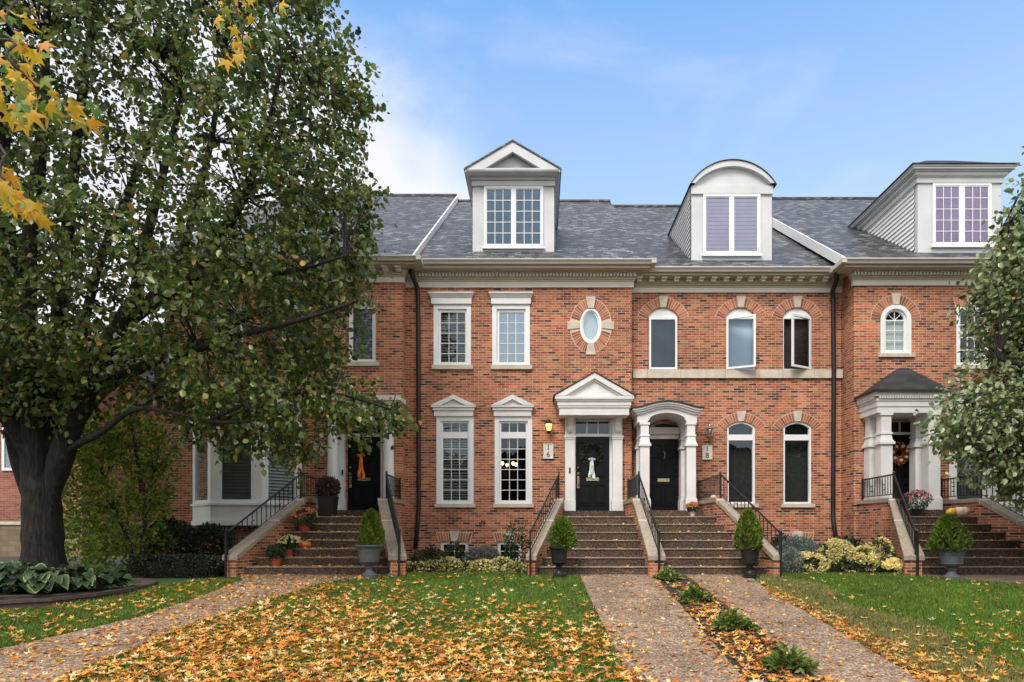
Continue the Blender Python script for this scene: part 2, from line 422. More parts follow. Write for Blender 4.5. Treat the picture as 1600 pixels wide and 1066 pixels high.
class MB:
    def __init__(s): s.v, s.f = [], []

    def add(s, vs, fs):
        k = len(s.v)
        s.v += [tuple(v) for v in vs]
        s.f += [tuple(i + k for i in f) for f in fs]
        return s

    def box(s, x0, x1, y0, y1, z0, z1):
        return s.add([(x0, y0, z0), (x1, y0, z0), (x1, y1, z0), (x0, y1, z0), (x0, y0, z1), (x1, y0, z1), (x1, y1, z1), (x0, y1, z1)],
                     [(0, 3, 2, 1), (4, 5, 6, 7), (0, 1, 5, 4), (1, 2, 6, 5), (2, 3, 7, 6), (3, 0, 4, 7)])

    def prism(s, poly, a0, a1, ax):
        n = len(poly)
        if ax == 'y': mk = lambda p, a: (p[0], a, p[1])
        elif ax == 'x': mk = lambda p, a: (a, p[0], p[1])
        else: mk = lambda p, a: (p[0], p[1], a)
        vs = [mk(p, a0) for p in poly] + [mk(p, a1) for p in poly]
        fs = [tuple(range(n)), tuple(reversed(range(n, 2 * n)))]
        fs += [(i, i + n, (i + 1) % n + n, (i + 1) % n) for i in range(n)]
        return s.add(vs, fs)

    def hexa(s, lo, hi):
        """lo, hi: four corner points each, bottom ring and top ring"""
        return s.add(list(lo) + list(hi), [(0, 3, 2, 1), (4, 5, 6, 7), (0, 1, 5, 4), (1, 2, 6, 5), (2, 3, 7, 6), (3, 0, 4, 7)])

    def ring(s, outer, inner, y0, y1):
        n = len(outer)
        vs = [(x, y0, z) for x, z in outer] + [(x, y0, z) for x, z in inner] + [(x, y1, z) for x, z in outer] + [(x, y1, z) for x, z in inner]
        fs = []
        for i in range(n):
            j = (i + 1) % n
            fs += [(i, j, n + j, n + i), (2 * n + i, 3 * n + i, 3 * n + j, 2 * n + j), (i, 2 * n + i, 2 * n + j, j), (n + i, n + j, 3 * n + j, 3 * n + i)]
        return s.add(vs, fs)

    def tube(s, pts, rad, n=8, cap=True):
        pts = [Vector(p) for p in pts]
        if not isinstance(rad, (list, tuple)): rad = [rad] * len(pts)
        k = len(s.v)
        prev = None
        for i, p in enumerate(pts):
            t = (pts[min(i + 1, len(pts) - 1)] - pts[max(i - 1, 0)])
            if t.length < 1e-9: t = Vector((0, 0, 1))
            t.normalize()
            if prev is None:
                a = Vector((1, 0, 0)) if abs(t.x) < 0.8 else Vector((0, 1, 0))
                u = (a - t * a.dot(t)).normalized()
            else:
                u = prev - t * prev.dot(t)
                u = u.normalized() if u.length > 1e-6 else Vector((1, 0, 0))
            prev = u
            w = t.cross(u)
            for q in range(n):
                a = 2 * math.pi * q / n
                s.v.append(tuple(p + (u * math.cos(a) + w * math.sin(a)) * rad[i]))
        for i in range(len(pts) - 1):
            for q in range(n):
                r = (q + 1) % n
                s.f.append((k + i * n + q, k + i * n + r, k + (i + 1) * n + r, k + (i + 1) * n + q))
        if cap:
            s.f.append(tuple(k + q for q in reversed(range(n))))
            s.f.append(tuple(k + (len(pts) - 1) * n + q for q in range(n)))
        return s

    def lathe(s, prof, cx, cy, z0, n=24, flute=0.0, nf=12):
        k = len(s.v)
        for r, z in prof:
            for q in range(n):
                a = 2 * math.pi * q / n
                rr = r * (1 + flute * math.cos(nf * a))
                s.v.append((cx + rr * math.cos(a), cy + rr * math.sin(a), z0 + z))
        for i in range(len(prof) - 1):
            for q in range(n):
                r = (q + 1) % n
                s.f.append((k + i * n + q, k + i * n + r, k + (i + 1) * n + r, k + (i + 1) * n + q))
        s.f.append(tuple(k + q for q in reversed(range(n))))
        s.f.append(tuple(k + (len(prof) - 1) * n + q for q in range(n)))
        return s

    def build(s, name, mat, parent=None, smooth=False, recalc=True, label=None):
        o = Vector((0, 0, 0)) if parent is None else ORG[parent]
        me = bpy.data.meshes.new(name)
        me.from_pydata([(v[0] - o.x, v[1] - o.y, v[2] - o.z) for v in s.v], [], s.f)
        if recalc:
            bm = bmesh.new(); bm.from_mesh(me)
            bmesh.ops.recalc_face_normals(bm, faces=bm.faces)
            bm.to_mesh(me); bm.free()
        me.update()
        ob = link_mesh(name, me, mat, parent, smooth)
        if label: ob['label'] = label
        return ob


def np_obj(name, V, Fq, mat, parent=None, smooth=False):
    """V (n,3) float array in world space, Fq (m,k) int array"""
    V = np.asarray(V, dtype=np.float64)
    Fq = np.asarray(Fq, dtype=np.int32)
    if parent is not None:
        V = V - np.array(ORG[parent])
    me = bpy.data.meshes.new(name)
    k = Fq.shape[1]
    me.vertices.add(len(V)); me.vertices.foreach_set('co', V.ravel())
    me.loops.add(Fq.size); me.loops.foreach_set('vertex_index', Fq.ravel())
    me.polygons.add(len(Fq))
    me.polygons.foreach_set('loop_start', np.arange(0, Fq.size, k, dtype=np.int32))
    me.polygons.foreach_set('loop_total', np.full(len(Fq), k, dtype=np.int32))
    me.update(calc_edges=True)
    me.validate()
    return link_mesh(name, me, mat, parent, smooth)


def unit(a): return a / np.maximum(np.linalg.norm(a, axis=1, keepdims=True), 1e-9)


def leaf_geo(pos, tip, size, wid=0.6, fold=0.12):
    """ovate leaves: six points, two faces folded along the midrib"""
    n = len(pos)
    tip = unit(tip)
    rv = unit(rng.normal(size=(n, 3)))
    side = unit(np.cross(tip, rv))
    nor = np.cross(side, tip)
    s = size[:, None]
    w = s * wid * 0.5
    b = pos
    V = np.empty((n, 6, 3))
    V[:, 0] = b
    V[:, 1] = b + tip * s * 0.28 + side * w + nor * s * fold
    V[:, 2] = b + tip * s * 0.65 + side * w * 0.85 + nor * s * fold
    V[:, 3] = b + tip * s - nor * s * 0.06
    V[:, 4] = b + tip * s * 0.65 - side * w * 0.85 + nor * s * fold
    V[:, 5] = b + tip * s * 0.28 - side * w + nor * s * fold
    idx = np.arange(n)[:, None] * 6
    Fq = np.concatenate([idx + np.array([[0, 1, 2, 3]]), idx + np.array([[0, 3, 4, 5]])])
    return V.reshape(-1, 3), Fq


def cat_geo(parts):
    Vs, Fs, k = [], [], 0
    for V, Fq in parts:
        Vs.append(V); Fs.append(Fq + k); k += len(V)
    return np.concatenate(Vs), np.concatenate(Fs)


# ------------------------------------------------------------------ setting
def ground_sheet():
    mb = MB()
    ys = [-45, -8, 0, 3, 6] + [6 + 0.44 * i for i in range(1, 21)] + [15.5, 17, 20, 30, 60, 150, 420]
    xs = [-300, -80, -40] + [-24 + 2 * i for i in range(25)] + [40, 80, 300]
    for y in ys:
        for x in xs: mb.v.append((x, y, ground(y)))
    n = len(xs)
    for j in range(len(ys) - 1):
        for i in range(n - 1):
            mb.f.append((j * n + i, j * n + i + 1, (j + 1) * n + i + 1, (j + 1) * n + i))
    o = mb.build('ground', 'lawn_soil', recalc=False)
    setp(o, 'green lawn ground sloping down from the townhouses', 'ground', kind='structure')
ground_sheet()


def strip(name, left, right, h, mat, label, sub=26):
    """a paved or planted strip between two edge polylines, with a real edge of height h"""
    def resample(pl):
        pl = [Vector(p) for p in pl]
        cum = [0]
        for a, b in zip(pl, pl[1:]): cum.append(cum[-1] + (b - a).length)
        out = []
        for i in range(sub + 1):
            t = cum[-1] * i / sub
            for k in range(len(pl) - 1):
                if t <= cum[k + 1] + 1e-9:
                    u = (t - cum[k]) / max(cum[k + 1] - cum[k], 1e-9)
                    out.append(pl[k].lerp(pl[k + 1], u)); break
        return out
    a, b = resample(left), resample(right)
    mb = MB()
    for p, q in zip(a, b):
        zp, zq = ground(p.y), ground(q.y)
        mb.v += [(p.x, p.y, zp - 0.05), (p.x, p.y, zp + h), (q.x, q.y, zq + h), (q.x, q.y, zq - 0.05)]
    for i in range(sub):
        k = 4 * i
        for j in range(3):
            mb.f.append((k + j, k + j + 1, k + 5 + j, k + 4 + j))
    mb.f += [(0, 1, 2, 3), tuple(4 * sub + j for j in (3, 2, 1, 0))]
    return setp(mb.build(name, mat), label, 'path' if 'path' in name else 'bed', kind='structure')


P16L = [(0.90, 14.82), (0.93, 12.5), (1.035, 7.6), (1.08, 4.4)]
P16R = [(2.50, 14.82), (2.48, 12.5), (2.34, 7.6), (2.28, 4.4)]
P18L = [(3.22, 14.82), (3.25, 12.5), (3.20, 7.6), (3.17, 4.4)]
P18R = [(4.62, 14.82), (4.45, 13.4), (4.40, 10.5), (4.33, 7.6), (4.28, 4.4)]
strip('path', P16L, P16R, 0.018, 'path_stone', 'pebbled path straight to the steps of the house with the wreathed black door')
strip('path', P18L, P18R, 0.018, 'path_stone', 'pebbled path straight to the steps of the house with the arched hood')
strip('planting_bed', [(2.52, 14.6), (2.50, 12.5), (2.36, 7.6), (2.30, 4.4)], [(3.20, 14.6), (3.23, 12.5), (3.18, 7.6), (3.15, 4.4)], 0.010, 'mulch',
      'dark mulch strip between the two straight paths')
P14U = [(-6.6, 14.82), G(380, 907), G(312, 934), G(219, 965), G(125, 987), G(19, 1012), G(-150, 1045)]
P14D = [(-3.4, 14.82), G(505, 912), G(422, 937), G(312, 974), G(250, 996), G(200, 1021), G(140, 1043), G(60, 1085)]
strip('path', P14U, P14D, 0.018, 'path_stone', 'pebbled path curving off to the lower left, littered with leaves')
strip('path', [(8.4, 14.82), (9.0, 14.2), (11.5, 12.9), (14, 12.4)], [(12.0, 14.82), (12.4, 14.6), (13, 14.2), (15, 13.9)], 0.016, 'path_stone',
      'pebbled path leading away right from the steps of the last house')
strip('planting_bed', [(-2.86, 18.6), (-2.82, 15.0)], [(0.0, 18.3), (-0.28, 15.0)], 0.035, 'mulch', 'mulch bed under the basement windows', sub=6)
strip('planting_bed', [(5.2, 18.95), (5.35, 15.0)], [(8.3, 18.2), (7.85, 15.0)], 0.035, 'mulch', 'mulch bed holding the pale yellow flowers', sub=6)
o = MB().box(-40, 40, 2.0, 4.0, -0.95, -0.86).build('pavement', 'concrete'); setp(o, 'concrete public pavement along the street', 'pavement', kind='structure')
o = MB().box(-60, 60, -8, 1.2, -1.0, -0.872).build('road', 'asphalt'); setp(o, 'asphalt street in front of the gardens', 'road', kind='structure')
o = MB().box(-30, -10.6, 17.6, 24.8, -0.05, 0.012).build('driveway', 'asphalt'); setp(o, 'dark asphalt drive beside the left townhouse', 'road', kind='structure')


# ------------------------------------------------------------------ building helpers
def arch_poly(x0, x1, z0, zs, rise, n=12):
    """rectangle with a segmental arch on top, counter-clockwise from bottom left"""
    pts = [(x0, z0), (x1, z0)]
    w = (x1 - x0) / 2
    cx = (x0 + x1) / 2
    if rise < 1e-4:
        return pts + [(x1, zs), (x0, zs)]
    r = (w * w + rise * rise) / (2 * rise)
    a = math.asin(min(1, w / r)) if rise <= w else math.pi - math.asin(min(1, w / r))
    for i in range(n + 1):
        t = a - 2 * a * i / n
        pts.append((cx + r * math.sin(t), zs + rise - r + r * math.cos(t)))
    return pts


def ell(cx, cz, rx, rz, n=36):
    return [(cx + rx * math.cos(2 * math.pi * i / n), cz + rz * math.sin(2 * math.pi * i / n)) for i in range(n)]


def wall_mesh(house, d, x0, x1, zt, holes, zr, yr, yb, reveal=0.24, z0=-0.4):
    mb = MB()
    outer = [(x0, z0), (x1, z0), (x1, zt), (x0, zt)]
    polys = [[Vector((x, z, 0)) for x, z in p] for p in [outer] + holes]
    flat = [p for pl in polys for p in pl]
    k = len(mb.v)
    mb.v += [(p.x, d, p.y) for p in flat]
    for t in tessellate_polygon(polys): mb.f.append(tuple(k + i for i in t))
    for h in holes:
        n = len(h)
        k = len(mb.v)
        mb.v += [(x, d, z) for x, z in h] + [(x, d + reveal, z) for x, z in h]
        mb.f += [(k + i, k + (i + 1) % n, k + n + (i + 1) % n, k + n + i) for i in range(n)]
    k = len(mb.v)
    for x in (x0, x1):
        mb.v += [(x, d, z0), (x, yb, z0), (x, yb, zt), (x, yr, zr), (x, d, zt)]
    mb.f += [(k, k + 1, k + 2, k + 3, k + 4), tuple(k + 5 + i for i in (4, 3, 2, 1, 0)), (k + 1, k + 6, k + 7, k + 2)]
    bm_o = mb.build('wall', 'brick', house, recalc=False)
    bm = bmesh.new(); bm.from_mesh(bm_o.data)
    bmesh.ops.remove_doubles(bm, verts=bm.verts, dist=0.0005)
    bmesh.ops.recalc_face_normals(bm, faces=bm.faces)
    bm.to_mesh(bm_o.data); bm.free()
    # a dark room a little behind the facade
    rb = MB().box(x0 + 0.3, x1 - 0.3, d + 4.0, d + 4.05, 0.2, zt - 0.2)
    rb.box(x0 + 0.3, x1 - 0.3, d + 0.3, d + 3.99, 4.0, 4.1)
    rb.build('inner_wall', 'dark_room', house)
    return bm_o


def bars(mb, x0, x1, z0, z1, y0, y1, cols, rows, w=0.017):
    for i in range(1, cols):
        x = x0 + (x1 - x0) * i / cols
        mb.box(x - w / 2, x + w / 2, y0, y1, z0, z1)
    for j in range(1, rows):
        z = z0 + (z1 - z0) * j / rows
        mb.box(x0, x1, y0 + 0.002, y1 - 0.002, z - w / 2, z + w / 2)


def louvres(mb, x0, x1, z0, z1, y, pitch=0.075):
    z = z0 + pitch / 2
    while z < z1:
        mb.add([(x0, y - 0.02, z - 0.022), (x1, y - 0.02, z - 0.022), (x1, y + 0.03, z + 0.028), (x0, y + 0.03, z + 0.028)], [(0, 1, 2, 3)])
        z += pitch


def rect_window(house, d, cas, glass_rects, cols, rows_list, cas_w, cas_y=-0.015, sash_y=0.045, shut=None, glass='glass', sill=None, deep=0.24, mat='white_vinyl', backing=None):
    """cas = (x0,x1,z0,z1) of the opening; glass_rects from top to bottom"""
    x0, x1, z0, z1 = cas
    mb = MB()
    a = [(x0, z0), (x1, z0), (x1, z1), (x0, z1)]
    c = cas_w
    b = [(x0 + c, z0 + c * 0.7), (x1 - c, z0 + c * 0.7), (x1 - c, z1 - c), (x0 + c, z1 - c)]
    mb.ring(a, b, d + cas_y, d + 0.10)
    gx0, gx1 = glass_rects[0][0], glass_rects[0][1]
    top, bot = z1 - c, z0 + c * 0.7
    mb.box(x0 + c, gx0, d + sash_y, d + 0.09, bot, top)
    mb.box(gx1, x1 - c, d + sash_y, d + 0.09, bot, top)
    zs = [top]
    for g in glass_rects: zs += [g[3], g[2]]
    zs.append(bot)
    for i in range(0, len(zs), 2):
        mid = 0 < i < len(zs) - 2
        mb.box(gx0, gx1, d + sash_y - (0.03 if mid else 0), d + 0.088, zs[i + 1], zs[i])
    w = mb.build('window', mat, house)
    pm = MB()
    for g in glass_rects:
        pm.add([(g[0] - .01, d + 0.075, g[2] - .01), (g[1] + .01, d + 0.075, g[2] - .01), (g[1] + .01, d + 0.075, g[3] + .01), (g[0] - .01, d + 0.075, g[3] + .01)], [(0, 1, 2, 3)])
    pm.build('pane', glass, w)
    if cols > 1:
        bm = MB()
        for g, rows in zip(glass_rects, rows_list): bars(bm, g[0], g[1], g[2], g[3], d + 0.058, d + 0.073, cols, rows)
        bm.build('muntin_bars', mat, w)
    if shut:
        sm = MB()
        for g in glass_rects[-1:] if shut != 'all' else glass_rects: louvres(sm, g[0] - .02, g[1] + .02, g[2] - .02, g[3] + .02, d + 0.15)
        sm.build('shutter', 'shutter_paint', w, recalc=False)
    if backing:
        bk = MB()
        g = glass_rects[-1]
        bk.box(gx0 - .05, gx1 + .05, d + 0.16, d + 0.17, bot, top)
        bk.build('blind', backing, w)  # with the sky colour: an added sheet for the reflection, not a blind
    if sill:
        MB().box(sill[0], sill[1], d - 0.07, d + 0.1, sill[2], sill[3]).build('sill', 'limestone', w)
    return w


def wedge_ring(cx, cz, rx0, rz0, rx1, rz1, a0, a1, n, y, gap=0.12, skip=None):
    mb = MB()
    for i in range(n):
        t0 = a0 + (a1 - a0) * (i + gap / 2) / n
        t1 = a0 + (a1 - a0) * (i + 1 - gap / 2) / n
        tm = (t0 + t1) / 2
        if skip and any(abs((tm - s + math.pi) % (2 * math.pi) - math.pi) < w for s, w in skip): continue
        q = [(cx + rx0 * math.cos(t0), cz + rz0 * math.sin(t0)), (cx + rx1 * math.cos(t0), cz + rz1 * math.sin(t0)),
             (cx + rx1 * math.cos(t1), cz + rz1 * math.sin(t1)), (cx + rx0 * math.cos(t1), cz + rz0 * math.sin(t1))]
        mb.prism(q, y - 0.010, y + 0.04, 'y')
    return mb


def seg_arch(house, x0, x1, zs, rise, y, thick=0.25, n=18, over=0.10, key=True, kh=0.05):
    """brick segmental arch over an opening with a limestone keystone"""
    w = (x1 - x0) / 2
    cx = (x0 + x1) / 2
    r = (w * w + rise * rise) / (2 * rise)
    cz = zs + rise - r
    a = math.asin(min(1, w / r)) if rise <= w else math.pi / 2
    if rise >= w * 0.95: a = math.pi / 2
    a += over
    arc = 2 * a * (r + thick * .5)
    n = max(8, int(arc / .083) // 2 * 2)
    ks = .10 / (r + thick * .5)
    for a0, a1 in ((math.pi / 2 - a, math.pi / 2 - ks), (math.pi / 2 + ks, math.pi / 2 + a)):
        wedge_ring(cx, cz, r + 0.004, r + 0.004, r + thick, r + thick, a0, a1, n // 2, y, gap=.2).build('brick_arch', 'voussoir', house)
    back = [(cx + rr * math.cos(t), cz + rr * math.sin(t)) for rr, ts in ((r + 0.003, 1), (r + thick + 0.015, -1))
            for t in ([math.pi / 2 - a - 0.02 + (2 * a + 0.04) * i / 20 for i in range(21)][::ts])]
    m = MB(); nn = 21
    for i in range(20):
        q = [back[i], back[i + 1], back[41 - i - 1], back[41 - i]]
        m.add([(x, y - 0.004, z) for x, z in q], [(0, 1, 2, 3)])
    m.build('arch_mortar', 'mortar', house, recalc=False)
    if key:
        zt = cz + r + thick + kh
        zb = cz + r - 0.004
        MB().prism([(cx - 0.075, zb), (cx + 0.075, zb), (cx + 0.13, zt), (cx - 0.13, zt)], y - 0.035, y + 0.05, 'y').build('keystone', 'limestone', house)


def jack_arch(house, x0, x1, z0, z1, y, key=(0.10, 0.14), n=12, kx=None):
    cx = (x0 + x1) / 2 if kx is None else kx
    ex = 0.08
    halves = {-1: MB(), 1: MB()}
    for i in range(n):
        u0, u1 = (i + .10) / n, (i + .90) / n
        b0, b1 = x0 + (x1 - x0) * u0, x0 + (x1 - x0) * u1
        t0, t1 = x0 - ex + (x1 - x0 + 2 * ex) * u0, x0 - ex + (x1 - x0 + 2 * ex) * u1
        if abs((b0 + b1) / 2 - cx) < key[0]: continue
        halves[1 if b0 > cx else -1].prism([(b0, z0), (b1, z0), (t1, z1), (t0, z1)], y - 0.010, y + 0.04, 'y')
    for mb in halves.values(): mb.build('brick_arch', 'voussoir', house)
    MB().add([(x0 - .02, y - .004, z0 - .01), (x1 + .02, y - .004, z0 - .01), (x1 + ex + .01, y - .004, z1 + .015), (x0 - ex - .01, y - .004, z1 + .015)], [(0, 1, 2, 3)]).build('arch_mortar', 'mortar', house)
    MB().prism([(cx - key[0] * .75, z0 - .005), (cx + key[0] * .75, z0 - .005), (cx + key[1], z1 + .05), (cx - key[1], z1 + .05)], y - 0.035, y + 0.05, 'y').build('keystone', 'limestone', house)


def cornice(house, d, x0, x1, zf0, zg, kind, el, er):
    """frieze, bed moulding, dentils or modillion blocks, soffit, fascia and gutter; el/er = run past the ends (True where the end is free)"""
    def bx(mb, pr, za, zb):
        mb.box(x0 - (pr if el else 0), x1 + (pr if er else 0), d - pr, d + 0.05, za, zb)
    h = zg - zf0
    fr = MB(); bx(fr, 0.05, zf0, zf0 + h * 0.27); fr.build('frieze', 'frieze_paint', house)
    mb = MB()
    bx(mb, 0.075, zf0 + h * 0.27, zf0 + h * 0.36)
    bx(mb, 0.11, zf0 + h * 0.36, zf0 + h * 0.44)
    if kind == 'dentil':
        bx(mb, 0.13, zf0 + h * 0.44, zf0 + h * 0.60)
        bx(mb, 0.22, zf0 + h * 0.60, zf0 + h * 0.66)
    else:
        bx(mb, 0.13, zf0 + h * 0.44, zf0 + h * 0.66)
    bx(mb, 0.44, zf0 + h * 0.66, zf0 + h * 0.78)
    bx(mb, 0.48, zf0 + h * 0.78, zf0 + h * 0.83)
    cn = mb.build('cornice', 'cornice_paint', house)
    xa, xb = x0 - (0.10 if el else -0.05), x1 + (0.10 if er else -0.05)
    if kind == 'dentil':
        n = int((xb - xa) / 0.092)
        for i in range(n):
            x = xa + (i + 0.5) * (xb - xa) / n
            MB().box(x - 0.026, x + 0.026, d - 0.20, d - 0.129, zf0 + h * 0.45, zf0 + h * 0.598).build('dentil', 'frieze_paint', cn)
    else:
        n = max(3, int((xb - xa) / 0.335))
        for i in range(n):
            x = xa + (i + 0.5) * (xb - xa) / n
            k = MB()
            k.box(x - 0.075, x + 0.075, d - 0.36, d - 0.129, zf0 + h * 0.56, zf0 + h * 0.655)
            k.box(x - 0.065, x + 0.065, d - 0.27, d - 0.128, zf0 + h * 0.46, zf0 + h * 0.56)
            k.build('modillion', 'frieze_paint', cn)
    g = MB()
    prof = [(d - 0.46, zg - 0.12), (d - 0.53, zg - 0.12), (d - 0.555, zg - 0.07), (d - 0.60, zg - 0.03), (d - 0.60, zg), (d - 0.57, zg), (d - 0.56, zg - 0.03), (d - 0.46, zg - 0.03)]
    g.prism(prof, x0 - (0.58 if el else 0), x1 + (0.58 if er else 0), 'x')
    if er: g.box(x1 + 0.46, x1 + 0.585, d - 0.595, d + 0.2, zg - 0.118, zg - 0.002)
    if el: g.box(x0 - 0.585, x0 - 0.46, d - 0.595, d + 0.2, zg - 0.118, zg - 0.002)
    g.build('gutter', 'gutter_metal', house)


def roof(house, x0, x1, ye, ze, yr, zr, rake=None):
    """front and back slope as one slab; rake = 'l' or 'r': white rake board at that end"""
    yb = 2 * yr - ye
    th = 0.14
    prof = [(ye, ze), (yr, zr), (yb, ze), (yb, ze - th), (yr, zr - th), (ye, ze - th)]
    mb = MB().prism(prof, x0, x1, 'x')
    mb.box(x0, x1, yr - 0.12, yr + 0.12, zr - 0.05, zr + 0.025)
    rf = mb.build('roof', 'shingle', house)
    if rake:
        xa, xb = (x1, x1 + 0.05) if rake == 'r' else (x0 - 0.05, x0)
        q = (zr - ze) / (yr - ye) * .30
        prof = [(ye + .02, ze + 0.015), (yr, zr + 0.015), (yb, ze + 0.015), (yb, ze - 0.30), (yr, zr - 0.30), (ye + .30, ze - 0.30 + q), (ye + .02, ze - .02)]
        MB().prism(prof, xa, xb, 'x').build('rake_board', 'white_vinyl', rf)
    return rf


def panel_door(house, x0, x1, z0, z1, y, hx, hmat, slot=True):
    mb = MB().box(x0, x1, y, y + 0.05, z0, z1)
    w, h = x1 - x0, z1 - z0
    for (a, b, c, e) in ((.12, .46, .80, .93), (.54, .88, .80, .93), (.12, .46, .46, .76), (.54, .88, .46, .76), (.12, .46, .08, .36), (.54, .88, .08, .36)):
        o = [(x0 + w * a, z0 + h * c), (x0 + w * b, z0 + h * c), (x0 + w * b, z0 + h * e), (x0 + w * a, z0 + h * e)]
        i1 = [(o[0][0] + .03, o[0][1] + .03), (o[1][0] - .03, o[1][1] + .03), (o[2][0] - .03, o[2][1] - .03), (o[3][0] + .03, o[3][1] - .03)]
        mb.ring(o, i1, y - 0.032, y + 0.01)
        i2 = [(i1[0][0] + .03, i1[0][1] + .03), (i1[1][0] - .03, i1[1][1] + .03), (i1[2][0] - .03, i1[2][1] - .03), (i1[3][0] + .03, i1[3][1] - .03)]
        mb.prism(i2, y - 0.018, y + 0.01, 'y')
    door = mb.build('door', 'door_black', house)
    hm = MB()
    for dz in (0.42, 0.62):
        hm.lathe([(0.012, 0), (0.034, 0.005), (0.036, 0.03), (0.02, 0.05)], hx, y - 0.02, z0 + h * 0.30 + dz * 0.9)
    hm.tube([(hx, y - 0.01, z0 + h * 0.33), (hx, y - 0.06, z0 + h * 0.36), (hx, y - 0.06, z0 + h * 0.43), (hx, y - 0.01, z0 + h * 0.46)], 0.014, 6)
    hm.box(hx - 0.028, hx + 0.028, y - 0.012, y + 0.01, z0 + h * 0.31, z0 + h * 0.47)
    hm.box(hx - 0.03, hx + 0.03, y - 0.02, y + 0.01, z0 + h * 0.485, z0 + h * 0.515)
    hm.build('handle', hmat, door)
    if slot:
        cx = (x0 + x1) / 2
        MB().box(cx - 0.17, cx + 0.17, y - 0.022, y + 0.01, z0 + h * 0.405, z0 + h * 0.45).build('letter_slot', hmat if hmat == 'brass' else 'brass', door)
    return door


def downspout(house, pts, r=0.062):
    MB().tube(pts, r, 10).build('downspout', 'downspout_metal', house, smooth=True)
    return


def lantern(px, py, d, h, glass, label, metal):
    x, z = PX(px, d), PZ(py, d)
    t = thing('wall_lantern', (x, d, z), label, 'lantern')
    y = d - 0.17
    b = MB()
    b.box(x - 0.05, x + 0.05, d - 0.025, d - 0.002, z - 0.1, z + 0.14)
    b.tube([(x, d - 0.02, z + 0.1), (x, y + 0.06, z + 0.22), (x, y, z + 0.19)], 0.012, 6)
    b.build('bracket', metal, t)
    c = MB()
    c.lathe([(0.015, 0.20), (0.03, 0.17), (0.09, 0.12), (0.115, 0.09), (0.11, 0.075)], x, y, z, 12)
    for k in range(6):
        a = k * math.pi / 3
        c.tube([(x + .10 * math.cos(a), y + .10 * math.sin(a), z + .08), (x + .065 * math.cos(a), y + .065 * math.sin(a), z - .13)], 0.007, 5)
        c.tube([(x + .10 * math.cos(a), y + .10 * math.sin(a), z + .10), (x + .15 * math.cos(a), y + .15 * math.sin(a), z + .13)], 0.008, 5)
    c.lathe([(0.012, -0.21), (0.03, -0.18), (0.06, -0.15), (0.07, -0.13), (0.06, -0.125)], x, y, z, 12)
    c.build('cage', metal, t)
    g = MB().lathe([(0.05, -0.125), (0.075, -0.03), (0.088, 0.05), (0.08, 0.074)], x, y, z, 12)
    g.build('glass_shade', glass, t, smooth=True)
    return t


def text_mesh(name, body, size, x, y, z, mat, parent):
    cu = bpy.data.curves.new(name, 'FONT')
    cu.body = body; cu.size = size; cu.align_x = 'CENTER'; cu.align_y = 'CENTER'; cu.extrude = 0.004
    ob = bpy.data.objects.new(name + '_tmp', cu)
    COL.objects.link(ob)
    bpy.context.view_layer.update()
    me = bpy.data.meshes.new_from_object(ob.evaluated_get(bpy.context.evaluated_depsgraph_get()))
    bpy.data.objects.remove(ob)
    o = ORG[parent]
    rot = Matrix.Rotation(math.pi / 2, 4, 'X')
    me.transform(Matrix.Translation((x - o.x, y - o.y, z - o.z)) @ rot)
    me.name = name
    return link_mesh(name, me, mat, parent)


def plaque(px0, px1, py0, py1, d, digits, label):
    x0, x1, z0, z1 = PX(px0, d), PX(px1, d), PZ(py1, d), PZ(py0, d)
    t = thing('house_number_plaque', ((x0 + x1) / 2, d, z0), label, 'sign')
    m = MB().box(x0, x1, d - 0.03, d + 0.01, z0, z1)
    q = 0.02
    m.ring([(x0, z0), (x1, z0), (x1, z1), (x0, z1)], [(x0 + q, z0 + q), (x1 - q, z0 + q), (x1 - q, z1 - q), (x0 + q, z1 - q)], d - 0.042, d - 0.029)
    m.build('stone_panel', 'plaque_stone', t)
    cx = (x0 + x1) / 2
    h = z1 - z0
    text_mesh('numeral', digits[0], 0.21, cx, d - 0.034, z0 + h * 0.73, 'numeral', t)
    text_mesh('numeral', digits[1], 0.21, cx, d - 0.034, z0 + h * 0.27, 'numeral', t)


def square_column(mb, cx, cy, w, z0, z1, mid=None):
    mb.box(cx - w * .62, cx + w * .62, cy - w * .62, cy + w * .62, z0, z0 + 0.30)
    mb.box(cx - w * .57, cx + w * .57, cy - w * .57, cy + w * .57, z0 + 0.30, z0 + 0.34)
    m = mid if mid else z1 - 0.12
    mb.box(cx - w * .5, cx + w * .5, cy - w * .5, cy + w * .5, z0 + 0.34, m)
    mb.box(cx - w * .66, cx + w * .66, cy - w * .66, cy + w * .66, m, m + 0.06)
    mb.box(cx - w * .58, cx + w * .58, cy - w * .58, cy + w * .58, m + 0.06, m + 0.10)
    if mid:
        # tapered neck and upper shaft
        a, b = w * .52, w * .43
        zz0, zz1 = m + 0.10, m + 0.26
        mb.hexa([(cx - a, cy - a, zz0), (cx + a, cy - a, zz0), (cx + a, cy + a, zz0), (cx - a, cy + a, zz0)],
                [(cx - b, cy - b, zz1), (cx + b, cy - b, zz1), (cx + b, cy + b, zz1), (cx - b, cy + b, zz1)])
        mb.box(cx - w * .52, cx + w * .52, cy - w * .52, cy + w * .52, zz1, zz1 + 0.05)
        mb.box(cx - w * .43, cx + w * .43, cy - w * .43, cy + w * .43, zz1 + 0.05, z1 - 0.06)
        mb.box(cx - w * .54, cx + w * .54, cy - w * .54, cy + w * .54, z1 - 0.06, z1)
    else:
        mb.box(cx - w * .5, cx + w * .5, cy - w * .5, cy + w * .5, m + 0.10, z1)


D14, D16, D18, D20 = 18.28, 18.66, 19.0, 18.27
YR = 27.6
def ridge(py): return PZ(py, YR)


